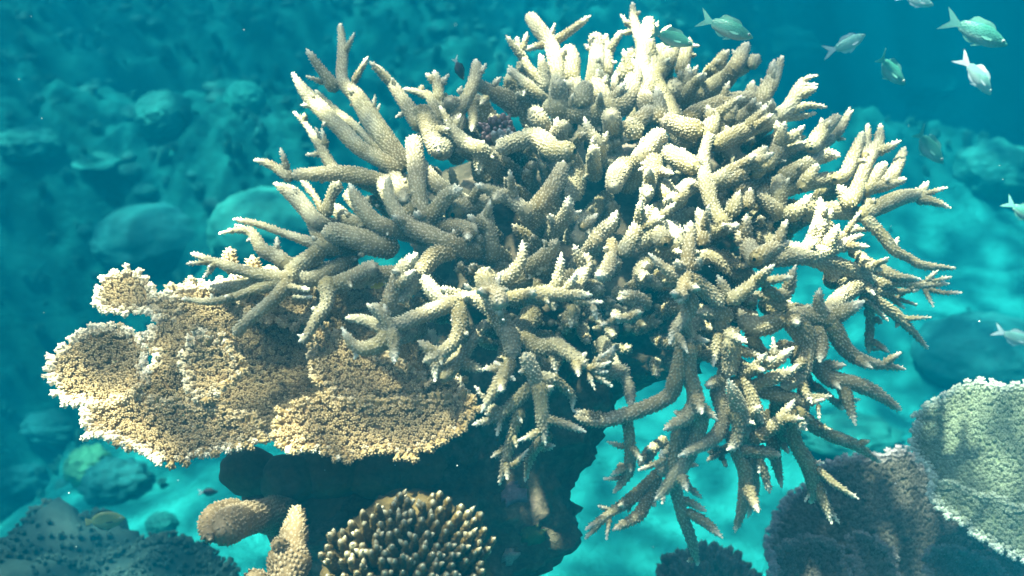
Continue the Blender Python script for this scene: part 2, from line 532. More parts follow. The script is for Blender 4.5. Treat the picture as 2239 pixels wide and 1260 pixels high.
# ------------------------------------------------------------------ the staghorn colony: one line for each limb
# M = limb, S = side limb of the limb above; column,row,thickness for each joint; after ';' base and tip offset towards the lens in cm
LIMBS = """
M 889,369,24 826,283,27 780,211,20 749,177,15 749,111,13 744,52,7 ;-3 0
S 751,123,9 776,70,5
S 771,183,11 806,123,6
S 737,200,18 703,154,14 669,106,6
S 711,183,9 669,166,5
S 817,240,7 820,206,4
S 824,243,5 831,226,3
M 883,374,22 794,329,20 746,283,20 709,246,20 666,200,14 639,159,5 ;-1 2
S 680,231,9 656,230,5
S 722,262,12 704,276,10
M 840,345,9 786,285,11 737,246,11 689,197,5 ;-7 -4
M 780,395,14 731,371,15 700,320,12 666,269,8 641,244,4 ;-5 -2
S 714,325,11 703,280,5
S 706,337,10 667,339,5
S 700,305,7 689,278,5
M 870,402,18 780,383,20 723,380,18 637,383,15 ;-4 -1
M 640,392,15 591,360,11 553,350,5 ;-1 1
S 629,375,11 613,323,5
M 957,300,20 930,271,24 917,269,26 880,217,16 851,177,12 820,141,5 ;-3 0
S 886,246,9 864,257,5
M 957,271,15 943,217,13 923,205,10 880,194,6 ;-6 -4
M 937,485,20 919,450,22 912,400,24 908,340,24 903,297,19 ;-2 3
M 980,425,26 931,385,27 905,350,20 ;-3 -1
M 700,489,20 666,454,20 637,423,18 597,400,6 ;-2 1
S 651,440,14 640,405,10
M 706,466,10 689,431,9 660,394,10 ;-4 -2
M 711,474,18 723,431,13 743,397,17 ;-3 1
M 866,503,22 820,486,21 786,446,18 763,400,6 ;-2 3
M 1000,540,24 909,500,24 871,469,20 851,431,14 849,386,10 ;-2 3
M 883,440,13 889,403,14 ;-4 2
M 931,486,17 914,451,17 917,409,15 ;-4 0
M 720,540,20 683,531,14 623,511,11 566,491,10 511,479,6 ;-2 1
S 540,500,7 512,491,4
M 631,580,20 609,563,18 574,546,16 551,509,12 523,503,9 480,510,4 ;-2 1
S 606,551,9 606,517,8
S 556,520,7 538,528,5
M 709,540,22 677,566,24 640,590,22 629,609,22 551,597,16 474,574,12 417,554,6 ;-2 2
S 462,574,8 406,577,5
S 469,580,9 443,609,7
M 629,605,18 609,617,17 551,637,13 509,651,12 460,660,10 397,654,6 ;-2 1
S 467,658,8 461,641,6
M 600,612,14 551,620,15 500,629,16 454,629,8 ;-6 -5
M 640,600,20 629,617,18 603,651,17 551,694,16 511,733,13 ;0 2
M 623,625,9 677,634,8 ;1 2
M 640,650,8 683,649,6 ;0 1
M 770,575,20 751,577,20 683,609,20 640,605,20 ;-3 -1
M 820,585,20 803,591,20 746,620,22 700,631,22 ;-3 0
M 720,615,24 717,629,24 714,666,18 694,694,16 669,737,12 652,748,10 ;-1 2
S 669,737,8 650,733,6
M 870,545,34 826,535,36 751,514,32 703,509,24 ;-2 0
S 740,515,20 734,503,20
S 810,545,16 814,556,15
S 790,550,14 793,562,13
M 820,490,16 766,483,16 731,454,15 ;-7 -6
M 851,678,20 863,626,20 883,586,20 900,568,14 914,553,7 ;0 4
M 860,740,20 851,715,20 830,685,14 802,665,9 ;1 4
M 851,720,22 837,748,22 809,761,20 775,758,14 747,716,7 ;1 4
S 782,762,10 775,787,7
M 855,720,16 860,745,15 862,770,13 862,794,8 ;2 5
M 845,725,14 803,702,14 754,695,9 ;0 0
M 998,660,22 932,685,20 872,709,18 850,715,16 ;0 1
M 998,660,22 1007,706,20 991,751,18 949,782,17 925,790,12 ;1 4
S 963,775,14 935,762,14 914,744,12
S 953,785,15 951,835,8
M 1066,700,10 1026,751,18 988,803,18 965,830,14 ;-3 -3
M 1000,664,20 970,655,20 942,632,18 925,601,14 ;-1 1
M 1040,540,22 1022,548,26 980,533,28 934,512,26 880,491,22 ;-1 -2
S 1028,548,22 1047,530,20
M 1000,545,26 955,557,26 931,581,24 898,626,22 866,660,20 ;-2 0
M 937,485,22 958,455,22 980,427,20 1013,412,8 ;-1 3
M 940,492,20 1001,497,20 1043,506,18 ;-3 -1
M 1061,575,24 1076,545,20 1067,506,22 1058,461,20 ;-4 -2
M 990,470,26 1001,461,30 1049,446,25 1075,450,18 ;-5 -4
M 1160,470,26 1136,452,20 1103,427,17 1079,437,13 ;-2 2
M 1160,470,26 1185,443,28 1212,406,26 1225,380,20 1233,352,13 ;-2 3
M 1200,521,17 1218,497,20 1239,467,17 1245,427,7 ;-1 5
S 1239,475,11 1272,461,7
S 1222,500,9 1212,478,7
M 1270,500,14 1281,491,13 1308,467,7 ;-3 0
M 1299,536,22 1311,512,22 1335,491,16 1350,460,6 ;-1 4
S 1318,520,14 1346,524,12
S 1300,520,12 1288,516,9
M 1338,525,14 1336,563,16 1323,599,19 1302,603,8 ;0 5
M 1085,622,22 1121,599,18 1142,563,13 1142,524,5 ;0 5
M 1155,590,20 1170,578,22 1200,551,18 1221,524,12 ;-1 4
S 1170,585,13 1157,611,8
S 1180,585,10 1176,603,6
M 1218,635,18 1224,593,12 1228,551,5 ;1 5
M 1085,660,18 1097,654,18 1151,648,20 1212,642,24 1260,644,14 1296,645,7 ;1 3
S 1250,656,11 1290,662,9 1317,660,5
S 1233,645,13 1254,612,10 1261,595,7
S 1206,655,16 1212,680,12
S 1251,664,14 1248,717,11
S 1295,665,12 1305,699,8
M 1095,665,26 1070,630,28 1058,600,27 ;-1 8
S 1085,625,10 1095,600,8
S 1030,635,10 1014,620,7
M 1120,735,28 1091,690,24 1061,666,20 1022,642,14 ;-1 0
M 1250,640,18 1275,596,18 1281,557,17 ;-4 0
M 1510,612,18 1477,602,16 1447,581,12 1417,553,5 ;2 5
M 1505,600,18 1505,563,18 1509,520,15 1510,483,10 ;2 5
S 1508,515,10 1496,492,7
M 1500,590,14 1486,583,13 1478,572,9 ;3 6
M 1515,590,13 1527,577,12 1531,564,9 ;3 6
M 1503,600,18 1497,620,17 1492,645,16 1482,660,10 ;3 7
M 1510,640,18 1506,679,18 1475,724,14 1464,755,5 ;0 4
S 1484,712,9 1476,714,8
M 1505,605,18 1530,625,22 1555,644,22 1583,667,14 ;-1 2
M 1598,652,15 1587,637,14 1569,602,9 ;-1 3
M 1595,662,18 1608,651,18 1649,619,16 1688,583,8 ;0 5
M 1649,567,22 1684,546,18 1726,529,10 ;-1 3
M 1655,575,24 1630,530,22 1615,515,18 ;-4 -3
M 1761,549,22 1782,518,20 1796,480,18 1793,431,9 ;-1 4
S 1805,485,12 1821,455,9
M 1650,575,22 1740,560,26 1789,556,24 1841,535,14 1875,515,9 ;-2 2
M 1824,524,12 1855,510,10 1876,494,7 ;-3 -1
M 1790,558,22 1817,591,20 1822,615,15 ;-3 -3
M 1670,630,14 1705,647,16 1726,630,14 1737,598,9 ;-2 2
M 1642,640,12 1684,654,14 1719,675,18 ;-2 1
M 1795,690,18 1789,668,14 1793,630,9 ;1 4
M 1820,695,24 1859,675,16 1890,658,8 ;1 4
M 1880,612,24 1869,626,24 1835,654,24 1810,686,22 ;-5 0
M 1719,689,20 1775,692,22 1824,703,27 ;1 2
M 1719,689,22 1677,712,26 1636,710,26 1615,675,12 ;0 0
M 1600,700,20 1566,682,18 1520,686,12 ;-1 1
M 1880,472,22 1904,462,20 1964,434,18 2006,424,14 2030,398,6 ;-3 0
S 2005,430,11 2072,410,5
S 2000,434,14 2041,441,12 2079,455,4
M 1885,470,16 1929,515,16 1957,549,14 1985,563,12 2020,581,11 2089,587,5 ;-4 -1
S 1953,545,9 1964,519,7
M 1870,570,18 1929,591,16 1964,605,12 2013,610,6 ;-3 -1
M 1860,550,14 1880,560,13 1900,580,12 1930,590,9 ;0 2
M 1870,610,20 1911,619,17 1964,619,11 2013,623,12 2045,622,9 2076,620,6 ;-3 1
S 2020,619,9 2051,591,5
S 2028,617,8 2083,605,5
S 2020,627,9 2041,672,4
S 2025,630,9 2060,640,7 2104,640,5
M 1880,640,12 1915,637,11 1964,637,9 2010,634,6 ;-6 -5
M 1870,620,16 1911,654,15 1964,693,14 2030,764,5 ;-6 -4
S 1972,697,9 2037,694,4
M 1890,630,12 1943,647,9 2006,668,4 ;-8 -7
M 1880,650,11 1908,672,9 1943,703,4 ;-6 -4
M 1805,695,26 1826,726,24 1854,769,18 1897,792,15 1980,807,6 ;-1 2
M 1580,495,20 1562,459,19 1545,410,17 1538,352,16 1545,317,14 1556,292,20 ;-1 3
M 1559,405,20 1587,382,20 1635,354,13 1679,321,9 ;-1 3
M 1531,390,20 1496,417,22 1470,440,22 ;-1 -2
M 1598,475,18 1604,455,18 1618,417,9 ;-2 2
M 1632,455,16 1635,445,16 1642,410,9 ;-3 1
M 1700,465,18 1684,448,18 1655,420,12 ;-4 -1
M 1534,540,20 1538,494,18 1530,470,15 1526,455,11 ;-1 3
S 1545,480,10 1553,458,8
M 1545,510,16 1580,501,13 1618,492,8 ;-1 3
M 1700,460,20 1702,420,20 1705,380,15 ;-3 1
S 1708,410,11 1727,389,9
M 1750,415,17 1768,389,16 1789,360,10 ;-2 2
M 1715,470,20 1747,459,18 1775,425,11 ;-2 2
M 1868,455,20 1848,427,18 1831,404,11 ;-2 2
M 1897,475,16 1894,427,11 ;-3 -1
M 1602,155,20 1623,116,16 1637,92,8 ;-4 -1
S 1615,128,9 1600,108,7
M 1636,150,17 1650,132,15 1661,120,13 ;-4 -1
M 1654,233,20 1676,197,20 1693,166,16 1711,123,8 ;-4 -1
S 1683,170,12 1693,130,8
M 1690,261,20 1718,243,20 1739,211,17 1757,173,12 ;-3 0
S 1750,182,9 1768,170,7 1788,165,4
S 1750,188,8 1790,184,4
S 1748,195,8 1785,195,5
M 1725,245,14 1742,238,12 1767,231,10 1808,234,5 ;-3 -1
M 1700,262,15 1718,255,14 1753,254,10 1785,247,5 ;-5 -3
M 1820,300,14 1841,275,12 1857,245,9 ;-4 -2
S 1850,255,7 1859,233,4
S 1852,257,7 1867,240,4
M 1773,325,18 1795,292,18 1825,262,14 1836,254,11 ;-2 1
S 1800,280,12 1795,257,9
M 1670,370,18 1693,338,18 1704,310,15 1698,264,9 ;-1 3
S 1700,312,15 1732,300,13 1760,274,9
M 1540,400,20 1590,395,20 1619,378,18 1647,349,16 1679,321,10 ;-2 3
M 1824,393,15 1848,381,16 1866,342,15 1887,289,9 ;-2 1
M 1890,345,12 1897,307,10 1897,271,7 ;-5 -3
M 1865,440,18 1873,416,18 1890,363,19 1905,335,18 1922,310,13 1926,271,7 ;-3 0
S 1908,334,14 1940,324,11 1971,307,6
M 1930,405,17 1940,398,16 1961,366,15 1979,322,7 ;-3 0
M 1885,420,17 1901,412,16 1943,405,13 1982,391,6 ;-2 1
M 1905,412,16 1915,381,15 1938,356,10 ;-3 0
M 1705,392,20 1753,366,20 1802,338,16 1838,342,8 ;-2 2
M 1755,405,17 1767,391,16 1788,358,9 ;0 3
M 1503,185,16 1503,169,14 1506,140,8 ;-4 -1
M 1485,225,20 1499,208,18 1520,183,15 1545,160,9 ;-3 1
M 1565,165,18 1577,130,16 1594,109,11 ;-6 -3
M 1640,225,16 1640,204,14 1647,176,8 ;-5 -2
M 1660,215,16 1668,200,14 1680,176,8 ;-5 -2
M 1590,265,18 1598,240,15 1610,214,8 ;-3 1
M 1570,300,20 1601,275,20 1633,250,18 1665,225,10 ;-2 2
M 1590,315,18 1612,303,17 1640,285,15 1668,267,9 ;-1 2
M 1440,262,22 1464,268,24 1500,280,26 1538,290,27 ;-3 2
M 1545,300,20 1556,270,19 1566,240,15 ;-3 2
M 1430,320,24 1450,331,26 1492,352,28 1531,370,26 ;-3 -1
M 960,225,15 957,183,13 949,154,8 ;-4 -2
S 962,190,10 981,161,6
M 1000,255,18 1014,226,18 1031,194,16 1041,160,15 1040,129,8 ;-3 0
S 1048,165,9 1063,139,5
S 1003,206,9 1010,187,5
S 1043,183,15 1071,200,18 1111,220,27 1137,251,26
S 1077,189,11 1096,168,6
S 1069,211,12 1049,229,10
M 1010,240,18 990,228,18 980,222,16 ;-3 1
M 1032,240,12 1036,262,12 1031,288,6 ;-3 0
M 1060,335,20 1020,314,18 994,289,14 971,257,6 ;-1 3
S 1045,325,16 1060,308,11
S 1047,330,16 1048,360,14 1046,382,10
M 960,335,24 949,309,26 937,271,29 917,240,27 ;-2 1
M 1225,240,26 1220,200,25 1217,160,22 1214,129,20 1203,94,18 1180,66,19 1157,33,15 ;-4 -1
S 1203,85,9 1213,51,5
S 1212,92,12 1254,63,11 1291,34,6
S 1250,66,9 1269,57,7
S 1195,98,11 1175,101,10 1149,110,8
S 1172,52,8 1178,36,5
M 1190,190,13 1180,174,13 1157,149,12 1137,114,11 1130,80,5 ;-3 -1
S 1137,114,7 1125,107,5
M 1193,200,16 1189,154,14 1180,117,8 ;-2 1
M 1190,215,10 1186,211,10 1154,189,16 1129,163,10 1111,143,7 ;-3 -1
S 1150,195,9 1143,212,7
S 1122,160,7 1108,157,5
M 1249,180,18 1251,129,19 1240,100,13 ;-4 -2
M 1300,175,24 1306,114,23 1300,76,18 ;-4 -2
S 1290,110,9 1277,97,6
M 1323,170,18 1326,120,16 1323,80,11 ;-5 -3
S 1330,140,9 1350,136,5
M 1404,110,16 1394,71,14 1386,43,11 1383,5,7 ;-5 -3
S 1378,60,9 1356,31,5
S 1382,69,9 1347,76,4
M 1416,210,24 1406,160,24 1409,114,22 1414,74,18 1420,42,13 ;-3 -1
S 1428,70,9 1440,46,5
S 1440,80,9 1468,55,6
M 1430,170,22 1455,140,20 1470,110,16 1478,80,10 ;-5 -3
M 1490,160,18 1500,110,14 1508,85,9 ;-6 -4
S 1500,100,8 1530,100,5
M 1311,243,26 1363,229,29 1386,171,20 1383,129,10 ;-2 1
M 1309,240,20 1343,211,14 1369,178,7 ;-1 3
M 1315,190,12 1311,171,12 1311,148,8 ;-3 0
M 1322,200,12 1324,185,12 1327,162,7 ;-3 0
M 1342,200,10 1346,160,8 ;-4 -1
M 1272,235,24 1274,214,24 1283,180,21 ;-3 0
M 1225,230,22 1222,200,22 1223,172,20 ;-2 2
M 1190,228,24 1243,246,28 1286,246,26 1311,243,24 ;-4 -3
M 1186,275,24 1172,250,22 1166,240,18 ;-1 2
M 1220,310,20 1222,290,20 1240,270,13 ;0 4
S 1215,275,11 1220,256,8
M 1083,326,22 1134,309,26 1174,300,26 1214,331,28 1257,331,28 ;-2 -1
M 1312,322,15 1291,291,13 1277,256,7 ;0 4
M 1300,390,20 1297,350,17 1300,324,13 ;0 4
M 1335,250,24 1340,275,26 1340,288,26 ;-4 5
M 1400,300,24 1383,280,24 1374,255,14 ;-1 3
M 1444,270,18 1443,229,16 1434,190,8 ;-1 4
M 1385,275,20 1426,240,20 ;-2 1
M 1420,240,24 1408,215,24 1400,200,22 ;-4 -2
M 1400,350,28 1409,337,28 1429,311,28 1454,286,25 ;-2 2
M 1480,230,36 1477,206,38 1471,177,32 ;-6 -3
M 1480,262,26 1494,286,26 1520,300,24 ;-5 -3
M 1341,410,18 1350,382,29 1372,357,23 ;-1 4
M 1414,430,16 1420,400,17 1427,368,26 1430,347,24 ;-1 4
M 1412,445,13 1409,430,12 1399,411,7 ;0 4
M 1357,562,18 1381,524,20 1402,485,17 1417,448,7 ;0 5
S 1395,505,9 1412,508,7
M 1455,535,24 1447,520,22 1438,495,18 1433,455,8 ;-1 4
M 1475,535,32 1466,505,31 1456,482,26 ;-5 -3
M 1470,440,24 1460,425,20 1453,392,18 ;-3 0
M 1497,750,20 1478,830,22 1459,869,20 1383,902,20 1311,921,16 1254,911,12 ;-3 1
M 1505,750,22 1507,816,22 1521,869,22 1507,907,20 1450,941,11 ;-2 3
M 1525,890,20 1530,926,20 1507,992,20 1469,1050,18 1430,1097,8 ;-4 1
S 1455,1068,8 1447,1104,4
M 1490,930,18 1478,985,20 1473,1045,18 1492,1126,15 1511,1178,14 1526,1236,6 ;-6 0
S 1497,1115,12 1545,1145,13 1581,1178,6
S 1490,1090,12 1545,1118,8
M 1480,1020,11 1500,1058,10 1535,1090,6 ;-8 -6
M 1454,959,12 1416,992,13 1397,1018,9 ;-8 -7
M 1370,905,14 1378,983,14 1373,1035,13 1340,1079,6 ;-6 -3
S 1373,980,9 1326,966,5
S 1364,1045,9 1319,1047,4
M 1455,1000,10 1440,1012,10 1395,1028,4 ;-1 2
S 1449,1008,8 1445,982,5
M 1465,1010,16 1430,1045,16 1378,1092,15 1335,1121,12 1278,1160,5 ;-5 0
S 1340,1116,7 1307,1106,4
S 1333,1130,8 1326,1179,4
M 1440,1040,14 1411,1102,15 1392,1130,15 1340,1159,9 ;-4 1
M 1345,807,18 1369,830,15 1378,864,14 1378,890,9 ;-3 0
M 1583,800,16 1569,854,20 1583,907,20 1569,950,18 1526,978,15 1483,998,7 ;-2 3
M 1625,915,18 1621,907,20 1607,869,18 1592,829,6 ;1 5
M 1608,890,18 1616,935,18 1607,973,15 1588,984,8 ;0 3
M 1605,975,16 1611,992,16 1630,1035,18 1626,1097,16 1607,1165,6 ;-2 2
M 1640,1000,14 1650,1050,13 1650,1078,12 1635,1132,6 ;-7 -5
M 1610,985,14 1669,988,16 1707,996,9 ;-1 2
M 1655,995,11 1670,1030,12 1683,1079,8 ;0 3
S 1662,1005,8 1659,1036,6
M 1683,955,16 1697,1011,14 1709,1067,6 ;-7 -5
M 1600,975,12 1573,990,10 1545,1008,4 ;-7 -6
M 1640,965,16 1659,954,18 1702,921,16 1738,873,7 ;0 4
M 1730,890,14 1735,930,16 1740,969,18 1769,1021,20 1778,1069,14 1773,1103,5 ;-2 1
S 1772,1075,7 1759,1098,4
S 1785,1050,14 1800,1095,12 1819,1146,5
S 1800,1090,9 1836,1146,4
S 1780,1020,12 1826,1059,10 1878,1091,4
S 1770,1012,8 1804,1011,5
M 1680,900,16 1692,935,16 1735,973,15 ;-6 -5
M 1740,900,18 1764,921,18 1811,950,16 1869,973,13 1926,1012,4 ;-3 0
M 1770,780,20 1788,802,22 1821,830,24 1854,835,18 1907,854,17 1971,898,8 ;-1 3
S 1840,838,17 1854,878,15 1871,929,5
M 1780,845,11 1802,859,10 1845,897,7 ;-6 -5
M 1783,712,22 1797,759,16 1792,793,9 ;1 4
M 1716,683,26 1754,726,32 1769,764,24 1745,826,20 1707,845,15 ;0 2
M 1590,725,15 1602,735,14 1635,750,7 ;1 4
S 1573,725,15 1566,765,13 1559,803,7
M 1602,735,22 1597,788,22 1592,825,20 ;-2 0
M 1640,810,16 1659,802,16 1697,788,15 1735,760,8 ;0 4
S 1695,785,12 1690,738,6
M 1616,820,16 1645,807,13 1676,772,7 ;1 5
M 1640,850,16 1659,840,16 1692,826,17 1740,808,12 ;1 4
M 1650,850,18 1707,864,18 1764,878,13 1803,873,8 ;1 3
S 1788,878,8 1792,922,4
M 1620,815,14 1635,840,15 1650,888,17 1669,927,12 ;0 3
M 1742,912,18 1750,928,17 1766,942,8 ;0 4
M 1890,645,14 1902,680,12 1900,773,11 ;-10 -10
S 1901,765,6 1940,761,4
M 1075,680,26 1100,712,26 1117,745,25 1122,785,20 ;0 1
M 1120,785,18 1108,812,16 1089,840,16 1051,904,6 ;2 4
S 1110,805,15 1085,806,12 1054,807,9
S 1095,800,9 1080,790,7
S 1105,815,10 1127,832,7
M 1186,860,18 1177,840,20 1160,803,19 1146,771,13 ;2 5
M 1175,830,18 1183,874,18 1186,923,16 1193,975,5 ;2 4
S 1190,915,12 1240,929,11 1283,945,5
S 1188,938,11 1160,954,10 1130,965,4
S 1172,826,16 1220,829,13
M 1165,840,16 1120,886,16 1080,914,13 1031,930,5 ;0 2
S 1072,890,8 1037,843,4
S 1125,890,7 1141,924,3
M 1140,890,16 1120,951,14 1109,994,13 1091,1062,5 ;-1 1
S 1100,900,10 1086,955,5
S 1110,1020,11 1130,1010,10 1155,982,6
M 1200,950,14 1177,972,14 1160,1000,12 1148,1054,4 ;-3 -2
M 1134,729,20 1177,760,24 1217,756,22 1246,774,18 1286,803,15 ;2 4
S 1205,755,12 1203,740,10
S 1222,752,12 1227,744,9
S 1283,806,13 1311,801,10 1338,790,5
S 1290,811,11 1331,813,6
S 1286,815,10 1301,854,4
S 1300,820,10 1338,845,5
S 1295,795,9 1333,766,5
S 1205,770,13 1217,818,8
S 1270,785,11 1281,770,8
M 1290,815,18 1337,814,19 1371,810,16 ;-2 -3
M 1200,820,14 1249,863,11 1251,895,6 ;-1 1
M 1410,665,16 1393,650,15 1353,641,7 ;-1 3
M 1405,660,14 1387,690,14 1362,696,12 1335,694,7 ;0 4
S 1385,692,9 1378,705,6
S 1360,697,8 1350,708,5
M 1430,560,18 1400,600,18 1450,625,15 ;-5 -4
M 1560,560,20 1600,590,20 1650,600,18 ;-7 -6
M 1220,300,24 1260,380,26 1250,440,24 ;-6 -7
M 1500,420,24 1440,470,24 1400,540,22 ;-6 -7
M 1330,430,22 1290,470,20 1260,530,20 ;-7 -8
M 1640,480,22 1680,530,22 1730,560,22 ;-5 -5
M 1760,440,20 1810,500,20 1850,550,20 ;-4 -4
M 1600,420,22 1660,400,22 1720,350,20 ;-6 -5
M 1560,250,24 1600,330,24 1640,420,22 ;-7 -7
M 1740,300,18 1700,360,20 1660,440,20 ;-6 -6
M 1420,160,26 1460,240,28 1500,330,26 ;-6 -7
M 1300,200,26 1330,300,26 1360,380,24 ;-7 -8
M 1530,690,20 1500,730,22 1497,790,22 ;-3 -3
M 1570,690,22 1590,760,22 1590,820,20 ;-4 -3
M 1640,730,18 1660,770,18 1700,800,16 ;-5 -4
M 1740,770,18 1760,840,18 1750,910,18 ;-4 -3
M 1600,830,18 1640,900,18 1640,980,16 ;-6 -5
M 1700,850,16 1700,910,18 1720,960,16 ;-5 -5
M 1480,235,24 1550,195,22 1602,158,20 1640,140,16 ;-6 -5
M 1500,260,24 1580,225,22 1640,215,20 1670,200,17 ;-5 -5
M 1560,320,22 1630,285,22 1690,262,20 1730,245,17 ;-4 -4
M 1640,380,22 1720,330,22 1775,325,18 1820,300,14 ;-4 -3
M 1700,420,20 1770,400,20 1830,395,18 1870,430,18 ;-4 -3
M 1760,470,22 1830,460,22 1880,470,20 1905,462,16 ;-5 -3
M 1760,560,22 1830,580,22 1880,600,22 1910,618,16 ;-4 -4
M 1400,220,28 1420,160,26 1440,120,22 1470,105,16 ;-6 -5
M 1500,230,22 1505,185,18 1500,160,14 ;-5 -4
M 960,340,26 990,290,20 1005,255,18 ;-4 -3
M 960,330,22 955,280,16 960,225,14 ;-5 -4
M 1330,250,26 1310,190,24 1305,150,20 ;-5 -4
M 1290,250,24 1260,200,22 1250,165,17 ;-5 -4
M 900,480,24 860,440,22 840,400,18 870,402,16 ;-4 -4
M 1490,700,22 1500,740,22 1505,780,22 ;-3 -2
M 1530,860,20 1500,920,20 1470,1000,18 1440,1040,14 ;-5 -4
M 760,420,18 800,470,18 860,520,20 ;-6 -5
M 840,330,16 870,400,18 900,470,20 ;-6 -5
M 760,620,18 830,600,20 900,600,22 ;-6 -5
M 680,480,14 700,520,18 730,560,20 ;-4 -3
"""

def zref(x, y):
    """how far the rounded face of the colony lies from the lens"""
    u, v = (x - 1250) / 900.0, (y - 610) / 660.0
    t = 0.24 * (610 - y) / 610.0 if y < 610 else 0.07 * (610 - y) / 610.0
    return 1.32 + t - 0.20 * math.sqrt(max(0.03, 1 - u * u - v * v))

MAT_STAG = coral_mat('staghorn_skin', (0.13, 0.102, 0.040), (0.26, 0.208, 0.088), (0.87, 0.80, 0.62), 22, film=(0.125, 0.085, 0.026))
def px(v, d):
    return v / 2239.0 * d

PLACED = []      # (x, y, d) samples of limbs already placed
def parse_limbs():
    out = []
    for line in LIMBS.strip().splitlines():
        kind, rest = line[0], line[1:]
        off = None
        if ';' in rest:
            rest, o = rest.split(';')
            off = [float(q) / 100 for q in o.split()]
        pts = [tuple(float(q) for q in p.split(',')) for p in rest.split()]
        if pts[0][2] < pts[-1][2]:
            pts = pts[::-1]
        out.append([kind, pts, off])
    return out

def slim(r):
    r = r if r < 18 else 18 + (r - 18) * 0.6
    return max(r - 2.8, r * 0.55)

